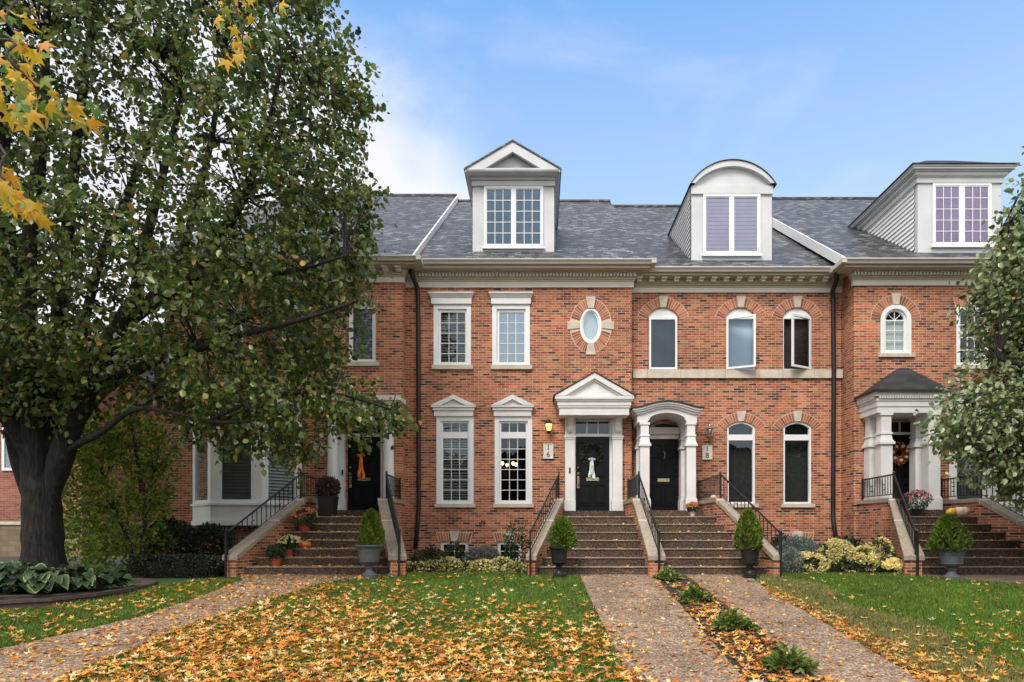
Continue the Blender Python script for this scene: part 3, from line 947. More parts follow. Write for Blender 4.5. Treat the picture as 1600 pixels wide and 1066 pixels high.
def Rr(px0, px1, py0, py1, d): return (PX(px0, d), PX(px1, d), PZ(py1, d), PZ(py0, d))   # x0,x1,z0,z1 of a pixel rectangle (py0 top)
def RP(r): return [(r[0], r[2]), (r[1], r[2]), (r[1], r[3]), (r[0], r[3])]


# ================================================================== house 16 (centre)
def house16():
    d = D16
    x0, x1 = PX(631, d) + 0.003, PX(987, d)
    zf, zg = PZ(450, d), PZ(403.5, d - 0.6)
    h = thing('brick_townhouse', ((x0 + x1) / 2, d, 0), 'red brick townhouse with oval window and triangular pediment over its door', 'house', 'terrace of brick townhouses')
    ups = [Rr(677.5, 736, 476, 571, d), Rr(769, 828, 476, 571, d)]
    los = [Rr(682, 740, 651, 787.5, d), Rr(773, 831.5, 651, 787.5, d)]
    bas = [Rr(688, 732, 846, 877, d), Rr(777, 815, 846, 877, d)]
    ocx, ocz = PX(923, d), PZ(509, d)
    orx, orz = 17.2 * d / F, 27.4 * d / F
    door = Rr(893, 962, 655, 799, d)
    holes = [RP(r) for r in ups + los + bas] + [ell(ocx, ocz, orx, orz), RP(door)]
    wall_mesh(h, d, x0, x1, zf + 0.3, holes, ridge(316) - 0.55, YR, 36.0)
    for i, r in enumerate(ups):
        gx = (688.5, 726.5) if i == 0 else (780, 819)
        rect_window(h, d, r, [Rr(gx[0], gx[1], 487.5, 568, d)], 3, [5], 0.12, shut='all' if i == 0 else None,
                    glass='glass' if i == 0 else 'glass_mirror', sill=Rr((675, 767)[i], (739.5, 831.5)[i], 571, 577.5, d), backing=None if i == 0 else 'sky_reflection_blue')  # blue sheet added behind the second pane to paint its sky reflection
        m = MB()
        a = (674, 767.5)[i]; b = (737, 829.5)[i]
        m.box(PX(a, d), PX(b, d), d - 0.07, d + 0.05, PZ(476, d) + .002, PZ(467, d))
        e = 0.06
        m.hexa([(PX(a, d), d - .075, PZ(467, d)), (PX(b, d), d - .075, PZ(467, d)), (PX(b, d), d + .05, PZ(467, d)), (PX(a, d), d + .05, PZ(467, d))],
               [(PX(a, d) - e, d - .15, PZ(461, d)), (PX(b, d) + e, d - .15, PZ(461, d)), (PX(b, d) + e, d + .05, PZ(461, d)), (PX(a, d) - e, d + .05, PZ(461, d))])
        m.box(PX(a, d) - e, PX(b, d) + e, d - .16, d + .05, PZ(461, d), PZ(459, d))
        m.build('window_head', 'white_paint', h)
    for i, r in enumerate(los):
        gx = (692, 730.5) if i == 0 else (783, 821.5)
        rect_window(h, d, r, [Rr(gx[0], gx[1], 661, 675, d), Rr(gx[0], gx[1], 685, 782, d)], 3, [1, 6], 0.12, shut='all' if i == 0 else None,
                    sill=Rr((679.5, 771)[i], (743, 834)[i], 787.5, 793, d))
        m = MB()
        xa, xb = ((677, 741.5), (770, 832))[i]
        xa, xb = PX(xa, d), PX(xb, d)
        m.box(xa + .03, xb - .03, d - .08, d + .05, PZ(651, d) + .002, PZ(642, d))
        m.box(xa, xb, d - .12, d + .05, PZ(642, d), PZ(637.5, d))
        m.box(xa - .04, xb + .04, d - .16, d + .05, PZ(637.5, d), PZ(635, d))
        zb, zt = PZ(635, d), PZ(618.5, d)
        cx = (xa + xb) / 2
        m.prism([(xa - .05, zb), (xb + .05, zb), (cx, zt)], d - .08, d + .05, 'y')
        for sgn, xe in ((1, xa - .05), (-1, xb + .05)):
            m.prism([(xe, zb), (xe + sgn * .30, zb + .01), (cx, zt - .12), (cx, zt)], d - .17, d - .07, 'y')
        m.build('window_pediment', 'white_paint', h)
    for i, r in enumerate(bas):
        g = (r[0] + .09, r[1] - .09, r[2] + .08, r[3] - .09)
        rect_window(h, d, r, [g], 2, [2], 0.05, sash_y=0.05, cas_y=0.06)
        jack_arch(h, r[0] - .03, r[1] + .03, r[3] + .005, r[3] + .24, d)
    # oval window with brick surround and four stones
    o = ell(ocx, ocz, orx, orz); i1 = ell(ocx, ocz, orx - .06, orz - .06); i2 = ell(ocx, ocz, orx - .10, orz - .10)
    m = MB(); m.ring(o, i1, d + 0.0, d + .12); m.ring(i1, i2, d + .04, d + .11)
    w = m.build('oval_window', 'white_vinyl', h)
    MB().add([(x, d + .07, z) for x, z in ell(ocx, ocz, orx - .09, orz - .09)], [tuple(range(36))]).build('pane', 'glass_mirror', w)
    MB().add([(x, d + .16, z) for x, z in ell(ocx, ocz, orx - .02, orz - .02)], [tuple(range(36))]).build('blind', 'blind_white', w)
    q = [(k * math.pi / 2, 0.33 if k % 2 == 0 else 0.42) for k in range(4)]
    for q0, q1 in ((.27, math.pi / 2 - .22), (math.pi / 2 + .22, math.pi - .27), (math.pi + .27, 1.5 * math.pi - .22), (1.5 * math.pi + .22, 2 * math.pi - .27)):
        wedge_ring(ocx, ocz, orx + .01, orz + .01, orx + .26, orz + .26, q0, q1, 9, d, gap=0.22).build('brick_surround', 'voussoir', h)
    m = MB()
    A, B = ell(ocx, ocz, orx + .003, orz + .003), ell(ocx, ocz, orx + .28, orz + .28)
    for i in range(36):
        j = (i + 1) % 36
        m.add([(A[i][0], d - .004, A[i][1]), (A[j][0], d - .004, A[j][1]), (B[j][0], d - .004, B[j][1]), (B[i][0], d - .004, B[i][1])], [(0, 1, 2, 3)])
    m.build('arch_mortar', 'mortar', h, recalc=False)
    for sx, sz in ((1, 0), (-1, 0), (0, 1), (0, -1)):
        if sx:
            xa, xb = ocx + sx * (orx + .002), ocx + sx * (orx + .34)
            pl = [(xa, ocz - .07), (xb, ocz - .115), (xb, ocz + .115), (xa, ocz + .07)]
        else:
            za, zb = ocz + sz * (orz + .002), ocz + sz * (orz + .32)
            pl = [(ocx - .085, za), (ocx - .14, zb), (ocx + .14, zb), (ocx + .085, za)]
        MB().prism(pl, d - .03, d + .05, 'y').build('keystone', 'limestone', h)
    cornice(h, d, x0, x1, zf, zg, 'dentil', False, True)
    roof(h, x0 + 0.055, x1 + 0.35, d - 0.52, zg + 0.02, YR, ridge(315))
    # door set back in a white frame
    yd = d + 0.10
    dz0, dz1 = PZ(798.5, yd), PZ(683, yd)
    dx0, dx1 = PX(899.5, yd), PX(952, yd)
    panel_door(h, dx0, dx1, dz0 + .005, dz1, yd, dx0 + .07, 'brass')
    fr = MB()
    fr.box(dx0 - .2, dx0 - .002, yd - .04, yd + .1, dz0, PZ(652, yd))
    fr.box(dx1 + .002, dx1 + .22, yd - .04, yd + .1, dz0, PZ(652, yd))
    fr.box(dx0 - .002, dx1 + .002, yd - .06, yd + .1, dz1 + .002, PZ(678.5, yd))
    fr.box(dx0 - .002, dx1 + .002, yd - .03, yd + .1, PZ(658.5, yd), PZ(650, yd))
    f = fr.build('door_frame', 'white_vinyl', h)
    tr = MB()
    bars(tr, dx0, dx1, PZ(678.5, yd), PZ(658.5, yd), yd, yd + .02, 3, 1, .03)
    tr.build('muntin_bars', 'white_vinyl', f)
    MB().add([(dx0, yd + .03, PZ(678.5, yd)), (dx1, yd + .03, PZ(678.5, yd)), (dx1, yd + .03, PZ(658.5, yd)), (dx0, yd + .03, PZ(658.5, yd))], [(0, 1, 2, 3)]).build('pane', 'glass', f)
    # portico: pilasters, consoles, entablature, pediment
    yp = d - 0.12
    pc = MB().build
    root = None
    yf = d - 0.62
    en = MB()
    X0, X1 = PX(874, yf), PX(983, yf)
    zb = PZ(648.5, yf)
    en.box(X0, X1, yf, d - .002, zb, PZ(637, yf))
    en.box(X0 - .03, X1 + .03, yf - .03, d - .002, PZ(637, yf), PZ(634, yf))
    en.box(X0 - .05, X1 + .05, yf - .05, d - .002, PZ(634, yf), PZ(627, yf))
    en.box(X0 - .09, X1 + .09, yf - .09, d - .002, PZ(627, yf), PZ(624.5, yf))
    en.box(X0 - .12, X1 + .12, yf - .12, d - .002, PZ(624.5, yf), PZ(620, yf))
    port = en.build('portico', 'white_paint', h)
    pe = MB()
    za, zt = PZ(620, yf), PZ(584, yf)
    cx = (X0 + X1) / 2
    xa, xb = X0 - .13, X1 + .13
    pe.prism([(xa + .1, za), (xb - .1, za), (cx, zt - .06)], yf - .02, d - .003, 'y')
    for sgn, xe in ((1, xa), (-1, xb)):
        pe.prism([(xe, za), (xe + sgn * .28, za + .004), (cx, zt - .15), (cx, zt)], yf - .13, yf - .01, 'y')
        pe.prism([(xe + sgn * .28, za + .004), (xe + sgn * .38, za + .004), (cx, zt - .20), (cx, zt - .151)], yf - .07, yf - .012, 'y')
    pe.build('pediment', 'white_paint', port)
    rf = MB()
    for sgn, xe in ((1, xa), (-1, xb)):
        rf.prism([(xe - sgn * .04, za - .01), (xe - sgn * .04, za + .02), (cx, zt + .035), (cx, zt + .002)], yf - .15, d - .004, 'y')
    rf.build('pediment_roof', 'shingle_dark', port)
    for pa, pb in ((883, 898), (957, 972.5)):
        q = MB()
        a, b = PX(pa, yp), PX(pb, yp)
        z0 = PZ(798.5, yp)
        q.box(a, b, yp, d + .06, PZ(681, yp), zb)
        q.box(a - .03, b + .03, yp - .05, d - .003, PZ(681, yp) - .05, PZ(681, yp))
        q.box(a - .015, b + .015, yp - .035, d - .004, PZ(681, yp) - .10, PZ(681, yp) - .05)
        q.box(a, b, yp - .02, d + .07, z0 + .30, PZ(681, yp) - .10)
        q.box(a - .02, b + .02, yp - .045, d - .005, z0, z0 + .30)
        q.build('pilaster', 'white_paint', port)
        k = MB()
        c0, c1 = a + .07, b - .05
        zc = PZ(681, yp) + .12
        prof = [(d - .1, zc), (d - .19, zc - .02), (d - .22, zc + .05), (d - .19, zc + .14), (d - .24, zc + .24), (d - .36, zc + .34), (d - .38, zb - .07), (d - .42, zb - .07), (d - .42, zb), (d - .1, zb)]
        k.prism(prof, c0, c1, 'x')
        k.build('console', 'white_paint', port)
    MB().box(PX(889, yp) , PX(891.5, yp), yp - .045, yp - .02, PZ(739, yp), PZ(731, yp)).build('doorbell', 'black_metal', h)
    downspout(h, [(PX(642, d - .5), d - .45, PZ(411, d - .5)), (PX(643, d - .4), d - .42, PZ(428, d - .4)), (PX(651, d - .12), d - .10, PZ(447, d - .1)), (PX(654, d), d - .07, PZ(462, d)),
                  (PX(655, d), d - .07, PZ(790, d)), (PX(654, d), d - .08, PZ(812, d)), (PX(649, d - .3), d - .3, PZ(858, d - .3))])
    m = MB()
    x, z = PX(755, d), PZ(816, d)
    m.lathe([(.05, 0), (.05, .03), (.03, .06)], x, d - .03, z, 10)
    m.tube([(x, d, z + .03), (x, d - .12, z + .02), (x, d - .14, z - .05)], .02, 8)
    m.tube([(x - .06, d - .08, z + .04), (x + .06, d - .08, z + .04)], .015, 6)
    m.build('hose_tap', 'pipe_red', h)
    return h
house16()

# chandelier glowing in the room
xx, yy, zz = PX(793, 20.2), 20.2, PZ(727, 20.2)
t = thing('chandelier', (xx, yy, zz), 'lit chandelier seen through the lower window nearest the pediment door', 'chandelier')
m = MB().tube([(xx, yy, zz + .9), (xx, yy, zz - .05)], .012, 6)
for k in range(5):
    a = k * 2 * math.pi / 5 + .4
    m.tube([(xx, yy, zz - .05), (xx + .15 * math.cos(a), yy + .15 * math.sin(a), zz - .14), (xx + .27 * math.cos(a), yy + .27 * math.sin(a), zz - .03)], .01, 5)
m.build('frame', 'brass', t)
for k in range(5):
    a = k * 2 * math.pi / 5 + .4
    MB().lathe([(.01, -.03), (.04, .0), (.05, .04), (.03, .08)], xx + .27 * math.cos(a), yy + .27 * math.sin(a), zz, 8).build('bulb', 'bulb', t)

lantern(857.5, 668, D16, 0.4, 'lamp_glow', 'lit black wall lantern beside the door with the pale ribbon wreath', 'black_metal')
plaque(849, 864.5, 693.5, 717, D16, '16', 'limestone plaque reading 1 over 6 below the lit lantern')


# ================================================================== house 18
def house18():
    d = D18
    x0, x1 = PX(987, D16) + 0.004, PX(1315, d)
    zf, zg = PZ(458, d), PZ(416, d - 0.6)
    h = thing('brick_townhouse', ((x0 + x1) / 2, d, 0), 'red brick townhouse with arched windows, stone band and curved hood over its door', 'house', 'terrace of brick townhouses')
    ups = [(1013.7, 1058.7), (1135, 1180), (1223.7, 1267.5)]
    los = [(1136, 1180), (1224, 1268)]
    zs, zb = PZ(493, d), PZ(578, d)
    ri = 12 * d / F
    zsl, zbl = PZ(667.5, d), PZ(787.5, d)
    ril = 8.5 * d / F
    holes = []
    for a, b in ups: holes.append(arch_poly(PX(a, d), PX(b, d), zb, zs, ri))
    for a, b in los: holes.append(arch_poly(PX(a, d), PX(b, d), zbl, zsl, ril))
    ddx0, ddx1 = PX(1011, d), PX(1062, d)
    holes.append(arch_poly(ddx0, ddx1, PZ(799, d), PZ(668, d), .17))
    holes.append(RP(Rr(1226, 1266, 846, 877, d)))
    wall_mesh(h, d, x0, x1 - .003, zf + 0.3, holes, ridge(323) - 0.55, YR, 36.0)
    zh = PZ(495.5, d)     # head of the sash
    for i, (a, b) in enumerate(ups):
        xa, xb = PX(a, d), PX(b, d)
        m = MB()
        m.prism(arch_poly(xa, xb, zh, zs, ri), d + .05, d + .12, 'y')
        c = .035
        m.ring([(xa, zb), (xb, zb), (xb, zh - .002), (xa, zh - .002)], [(xa + c, zb + c), (xb - c, zb + c), (xb - c, zh - c), (xa + c, zh - c)], d + .04, d + .14)
        w = m.build('window', 'white_vinyl', h)
        # the sash, hinged open on two of them
        ang = (0, 24, -30)[i]
        wd = (xb - xa) - .02
        hz0, hz1 = zb + .015, zh - .015
        q = .055
        o = [(0, hz0), (wd, hz0), (wd, hz1), (0, hz1)]
        s = MB().ring(o, [(q, hz0 + q), (wd - q, hz0 + q), (wd - q, hz1 - q), (q, hz1 - q)], -.025, .025)
        pn = MB().add([(q, 0, hz0 + q), (wd - q, 0, hz0 + q), (wd - q, 0, hz1 - q), (q, 0, hz1 - q)], [(0, 1, 2, 3)])
        for mm in (s, pn):
            out = []
            for (X, Y, Z) in mm.v:
                if i == 2:
                    X = X - wd
                ca, sa = math.cos(R(-ang)), math.sin(R(-ang))
                rx, ry = X * ca - Y * sa, X * sa + Y * ca
                out.append(((xa + .01 if i != 2 else xb - .01) + rx, d + .02 + ry, Z))
            mm.v = out
        s.build('sash', 'white_vinyl', w)
        pn.build('pane', 'glass', w)
        seg_arch(h, xa - .01, xb + .01, zs, ri + .01, d, thick=.26, n=17, over=.22)
        MB().box(xa - .01, xb + .01, d + .22, d + .23, zb, zh).build('pane_backing', ('sky_reflection_dark', 'sky_reflection_blue', 'dark_room')[i], w)  # added sheets: painted dark and blue reflections, then a dark room
    for i, (a, b) in enumerate(los):
        xa, xb = PX(a, d), PX(b, d)
        m = MB()
        c = .055
        m.ring(arch_poly(xa, xb, zbl, zsl, ril), arch_poly(xa + c, xb - c, zbl + c, zsl - .015, ril - .035), d + .03, d + .13)
        m.box(xa + c, xb - c, d + .025, d + .125, PZ(688, d), PZ(679, d))
        w = m.build('window', 'white_vinyl', h)
        pl = arch_poly(xa + .03, xb - .03, zbl + .03, zsl, ril - .02)
        MB().add([(x, d + .08, z) for x, z in pl], [tuple(range(len(pl)))]).build('pane', 'glass', w)
        MB().box(xa - .08, xb + .08, d - .07, d + .1, PZ(793, d), zbl).build('sill', 'limestone', w)
        seg_arch(h, xa - .01, xb + .01, zsl, ril + .01, d, thick=.24, n=15, over=.2)
        MB().box(xa - .05, xb + .05, d + .30, d + .31, zbl, zsl + ril).build('dark_backing', 'dark_room', w)  # near-black sheet standing in for the dark of the room
    # stone band course, split into blocks
    m = MB()
    xs = [PX(q, d) for q in (988.5, 1011, 1063, 1132, 1185, 1222, 1271, 1315.5)]
    for a, b in zip(xs, xs[1:]): m.box(a + .004, b - .004, d - .07, d + .03, PZ(591.5, d), PZ(578.5, d))
    m.build('stone_band', 'limestone', h)
    r = Rr(1226, 1266, 846, 877, d)
    rect_window(h, d, r, [(r[0] + .09, r[1] - .09, r[2] + .08, r[3] - .09)], 2, [2], .05, sash_y=.05, cas_y=.06)
    jack_arch(h, r[0] - .03, r[1] + .03, r[3] + .005, r[3] + .24, d)
    cornice(h, d, x0, x1, zf, zg, 'modillion', False, False)
    roof(h, x0 + .34, x1 - .003 + .2, d - .52, zg + .02, YR, ridge(323))
    # door
    yd = d + 0.20
    dx0, dx1 = PX(1013.5, yd), PX(1060, yd)
    z0, z1 = PZ(798.5, yd), PZ(686.5, yd)
    dr = panel_door(h, dx0, dx1, z0 + .005, z1, yd, dx1 - .07, 'black_metal')
    cx = (dx0 + dx1) / 2
    k = MB()
    k.tube([(cx, yd - .03, PZ(706, yd)), (cx + .03, yd - .05, PZ(709, yd)), (cx + .02, yd - .05, PZ(714, yd)), (cx, yd - .03, PZ(717, yd))], .018, 6)
    k.build('knocker', 'silver', dr)
    fr = MB()
    fr.box(dx0 - .08, dx0 - .002, yd - .05, yd + .1, z0, PZ(664, yd))
    fr.box(dx1 + .002, dx1 + .08, yd - .05, yd + .1, z0, PZ(664, yd))
    fr.box(dx0 - .002, dx1 + .002, yd - .08, yd + .1, z1 + .002, PZ(679, yd))
    fan_o = arch_poly(dx0 - .08, dx1 + .08, PZ(679, yd), PZ(666, yd), .2)
    fan_i = arch_poly(dx0 + .02, dx1 - .02, PZ(679, yd) + .03, PZ(668.5, yd), .12)
    fr.ring(fan_o, fan_i, yd - .04, yd + .08)
    f = fr.build('door_frame', 'white_vinyl', h)
    MB().add([(x, yd + .03, z) for x, z in fan_i], [tuple(range(len(fan_i)))]).build('pane', 'glass', f)
    wb = MB()
    wb.box(PX(999, d), dx0 - .078, d - .012, d + .22, z0, PZ(655, d)); wb.box(dx1 + .078, PX(1082, d), d - .012, d + .22, z0, PZ(655, d))
    wb.build('side_panel', 'white_paint', h)
    op = arch_poly(PX(999, d), PX(1082, d), PZ(668, d) , PZ(660, d), .42); ip = arch_poly(dx0 - .075, dx1 + .075, PZ(678, d), PZ(666, d), .2)
    MB().ring(op, ip, d - .014, d + .2).build('arched_panel', 'white_paint', h)
    # hood on four square columns
    yf = d - 1.0
    HX0, HX1 = PX(996, yf), PX(1089, yf)
    cxh = (HX0 + HX1) / 2
    zs_, zin = PZ(660, yf), PZ(645, yf)
    zt_e, zt_c = PZ(642, yf), PZ(632, yf)
    nn = 18
    c0, c1 = PX(1011.5, yf), PX(1073.5, yf)
    top, bot = [], []
    for i in range(nn + 1):
        u = i / nn
        x = HX0 + (HX1 - HX0) * u
        top.append((x, zt_e + (zt_c - zt_e) * math.sin(math.pi * min(1, max(0, (u - .06) / .88))) ** 1.3))
        if x <= c0 or x >= c1: zb_ = zs_
        else:
            q = (x - (c0 + c1) / 2) / ((c1 - c0) / 2)
            zb_ = zs_ + (zin - zs_) * math.sqrt(max(0, 1 - q * q * .98))
        bot.append((x, zb_))
    hood = MB()
    for i in range(nn):
        hood.hexa([(bot[i][0], yf, bot[i][1]), (bot[i + 1][0], yf, bot[i + 1][1]), (bot[i + 1][0], d - .002, bot[i + 1][1]), (bot[i][0], d - .002, bot[i][1])],
                  [(top[i][0], yf, top[i][1]), (top[i + 1][0], yf, top[i + 1][1]), (top[i + 1][0], d - .002, top[i + 1][1]), (top[i][0], d - .002, top[i][1])])
    hd = hood.build('porch_hood', 'white_paint', h)
    cr = MB(); rf = MB()
    for i in range(nn):
        for lay, (pr, za, zb_) in enumerate(((.05, -.10, -.05), (.10, -.05, .0), (.14, .0, .045))):
            def xx(x): return cxh + (x - cxh) * (1 + pr * 1.2)
            cr.hexa([(xx(top[i][0]), yf - pr, top[i][1] + za), (xx(top[i + 1][0]), yf - pr, top[i + 1][1] + za), (xx(top[i + 1][0]), d - .003, top[i + 1][1] + za), (xx(top[i][0]), d - .003, top[i][1] + za)],
                    [(xx(top[i][0]), yf - pr, top[i][1] + zb_), (xx(top[i + 1][0]), yf - pr, top[i + 1][1] + zb_), (xx(top[i + 1][0]), d - .003, top[i + 1][1] + zb_), (xx(top[i][0]), d - .003, top[i][1] + zb_)])
        pr = .17
        def xx(x): return cxh + (x - cxh) * (1 + pr * 1.2)
        rf.hexa([(xx(top[i][0]), yf - pr, top[i][1] + .046), (xx(top[i + 1][0]), yf - pr, top[i + 1][1] + .046), (xx(top[i + 1][0]), d - .004, top[i + 1][1] + .046), (xx(top[i][0]), d - .004, top[i][1] + .046)],
                [(xx(top[i][0]), yf - pr, top[i][1] + .085), (xx(top[i + 1][0]), yf - pr, top[i + 1][1] + .085), (xx(top[i + 1][0]), d - .004, top[i + 1][1] + .085), (xx(top[i][0]), d - .004, top[i][1] + .085)])
    cr.build('hood_moulding', 'white_paint', hd)
    rf.build('hood_roof', 'shingle_dark', hd)
    for px_ in (1006.5, 1078.5):
        for yy_ in (yf + .13, d - .16):
            c = MB()
            square_column(c, PX(px_, yf + .13), yy_, .25, 1.52 - .004, zs_, mid=PZ(697, yf))
            c.build('column', 'white_paint', hd)
    downspout(h, [(PX(1308, d - .5), d - .46, PZ(421, d - .5)), (PX(1307, d - .4), d - .42, PZ(437, d - .4)), (PX(1301, d - .1), d - .10, PZ(455, d - .1)), (PX(1300, d), d - .07, PZ(470, d)),
                  (PX(1300, d), d - .12, PZ(585, d)), (PX(1300, d), d - .07, PZ(790, d)), (PX(1302, d - .1), d - .1, PZ(812, d)), (PX(1309, d - .5), d - .5, PZ(862, d - .5))])
    return h
house18()
lantern(1106.5, 676, D18, 0.4, 'silver', 'unlit silvery wall lantern right of the arched door hood', 'silver')
plaque(1097, 1112.5, 696, 718.5, D18, '18', 'limestone plaque reading 1 over 8 below the unlit lantern')


# ================================================================== house 20 (right)
def house20():
    d = D20
    x0, x1 = PX(1334.4, d), PX(1334.4, d) + 7.0
    zf, zg = PZ(447, d), PZ(402.5, d - 0.6)
    h = thing('brick_townhouse', ((x0 + x1) / 2, d, 0), 'red brick townhouse at the right with a round-topped window over a dark hipped porch', 'house', 'terrace of brick townhouses')
    xa, xb = PX(1375.5, d), PX(1423.5, d)
    w = (xb - xa) / 2
    zb = PZ(553, d); zs = PZ(500, d)
    h1 = arch_poly(xa, xb, zb, zs, w - .001, 18)
    r2 = Rr(1494, 1546, 480, 571, d)
    r3 = (r2[0] + 1.9, r2[1] + 1.9, r2[2], r2[3])
    door = (PX(1386, d), PX(1430, d), PZ(799, d), PZ(657, d))
    wall_mesh(h, d, x0, x1, zf + .3, [h1, RP(r2), RP(r3), RP(door)], ridge(312) - .55, YR, 36.0)
    m = MB()
    c = .115
    m.ring(h1, arch_poly(xa + c, xb - c, zb + .06, zs, w - c - .001, 18), d - .02, d + .11)
    c2 = c + .055
    m.ring(arch_poly(xa + c, xb - c, zb + .06, zs, w - c - .001, 18), arch_poly(xa + c2, xb - c2, zb + .11, zs, w - c2 - .001, 18), d + .035, d + .10)
    wn = m.build('arched_window', 'white_vinyl', h)
    pl = arch_poly(xa + c2 - .02, xb - c2 + .02, zb + .09, zs, w - c2 + .015, 18)
    MB().add([(x, d + .075, z) for x, z in pl], [tuple(range(len(pl)))]).build('pane', 'glass', wn)
    b = MB()
    gx0, gx1 = xa + c2, xb - c2
    cx = (xa + xb) / 2
    bars(b, gx0, gx1, zb + .1, zs, d + .055, d + .072, 2, 3)
    b.box(gx0, gx1, d + .053, d + .073, zs - .015, zs + .015)
    for a in (45, 90, 135):
        rr = w - c2
        b.tube([(cx, d + .064, zs), (cx + rr * math.cos(R(a)), d + .064, zs + rr * math.sin(R(a)))], .011, 4)
    b.build('muntin_bars', 'white_vinyl', wn)
    MB().box(gx0 - .02, gx1 + .02, d + .13, d + .14, zb, zs).build('blind', 'blind_white', wn)
    MB().box(xa - .06, xb + .09, d - .07, d + .08, PZ(558.5, d), zb - .001).build('sill', 'limestone', wn)
    seg_arch(h, xa - .003, xb + .003, zs, w, d, thick=.25, n=26, over=.0)
    rect_window(h, d, r2, [Rr(1502, 1536, 487, 566, d)], 3, [4], .07, sill=(r2[0] - .09, r2[1] + .09, r2[2] - .11, r2[2] - .001))
    rect_window(h, d, r3, [(r3[0] + .15, r3[1] - .15, r3[2] + .1, r3[3] - .12)], 3, [4], .07, sill=(r3[0] - .09, r3[1] + .09, r3[2] - .11, r3[2] - .001))
    jack_arch(h, r2[0], r2[1], r2[3] + .005, r2[3] + .24, d, n=14)
    jack_arch(h, r3[0], r3[1], r3[3] + .005, r3[3] + .24, d, n=14)
    cornice(h, d, x0, x1, zf, zg, 'dentil', True, False)
    roof(h, x0 - .42, x1, d - .52, zg + .02, YR, ridge(311), rake='l')
    # door, frame
    yd = d + .18
    dx0, dx1 = PX(1387, yd), PX(1426, yd)
    z0, z1 = PZ(798.5, yd), PZ(680, yd)
    panel_door(h, dx0, dx1, z0 + .005, z1, yd, dx1 - .07, 'brass', slot=False)
    fr = MB()
    fr.box(dx0 - .07, dx0 - .002, yd - .04, yd + .1, z0, PZ(655, yd))
    fr.box(dx1 + .002, dx1 + .07, yd - .04, yd + .1, z0, PZ(655, yd))
    fr.box(dx0 - .002, dx1 + .002, yd - .06, yd + .1, z1 + .002, PZ(676, yd))
    fr.box((dx0 + dx1) / 2 - .015, (dx0 + dx1) / 2 + .015, yd, yd + .06, PZ(676, yd), PZ(659, yd))
    fr.box(dx0 - .002, dx1 + .002, yd - .03, yd + .1, PZ(659, yd), PZ(655, yd))
    f = fr.build('door_frame', 'white_vinyl', h)
    MB().add([(dx0, yd + .03, PZ(676, yd)), (dx1, yd + .03, PZ(676, yd)), (dx1, yd + .03, PZ(659, yd)), (dx0, yd + .03, PZ(659, yd))], [(0, 1, 2, 3)]).build('pane', 'glass', f)
    # porch: hipped roof over entablature on paired columns
    yf = d - .95
    X0, X1 = PX(1371, yf), PX(1473, yf)
    zb_ = PZ(645, yf)
    en = MB()
    en.box(X0, X1, yf, d - .002, zb_, zb_ + .16)
    en.box(X0 - .02, X1 + .02, yf - .02, d - .003, zb_ + .16, zb_ + .30)
    en.box(X0 - .04, X1 + .04, yf - .04, d - .002, zb_ + .30, zb_ + .36)
    en.box(X0 - .09, X1 + .09, yf - .09, d - .003, zb_ + .42, zb_ + .50)
    en.box(X0 - .12, X1 + .12, yf - .12, d - .002, zb_ + .50, zb_ + .55)
    n = 26
    for i in range(n):
        x = X0 + (X1 - X0) * (i + .5) / n
        en.box(x - .022, x + .022, yf - .085, yf - .03, zb_ + .362, zb_ + .418)
    for i in range(16):
        y = yf + (d - yf) * (i + .5) / 16
        en.box(X0 - .085, X0 - .03, y - .022, y + .022, zb_ + .362, zb_ + .418)
    en.box(X0, X1, yf, d - .004, zb_ + .361, zb_ + .419)
    po = en.build('porch', 'white_paint', h)
    ez = zb_ + .55
    ax, az = PX(1404, d - .05), PZ(579, d - .05)
    rf = MB()
    A = [(X0 - .15, yf - .15, ez), (X1 + .15, yf - .15, ez), (X1 + .15, d - .004, ez), (X0 - .15, d - .004, ez)]
    T = [(ax - .1, d - .35, az), (ax + .1, d - .35, az), (ax + .1, d - .004, az), (ax - .1, d - .004, az)]
    rf.hexa(A, T)
    rf.box(X0 - .165, X1 + .165, yf - .165, d - .005, ez - .03, ez + .03)
    rf.build('porch_roof', 'shingle_dark', po)
    for px_ in (1381, 1455):
        for yy_ in (yf + .16, d - .18):
            c = MB()
            square_column(c, PX(px_, yf + .16), yy_, .30, 1.52 - .004, zb_, mid=PZ(694, yf))
            c.build('column', 'white_paint', po)
    # bay at the right with copper roof
    bx0, bx1 = PX(1483, d), PX(1483, d) + 3.1
    bay_window(h, d, bx0, bx1, .62, PZ(830, d), PZ(790, d), PZ(640, d), PZ(598, d))
    return h


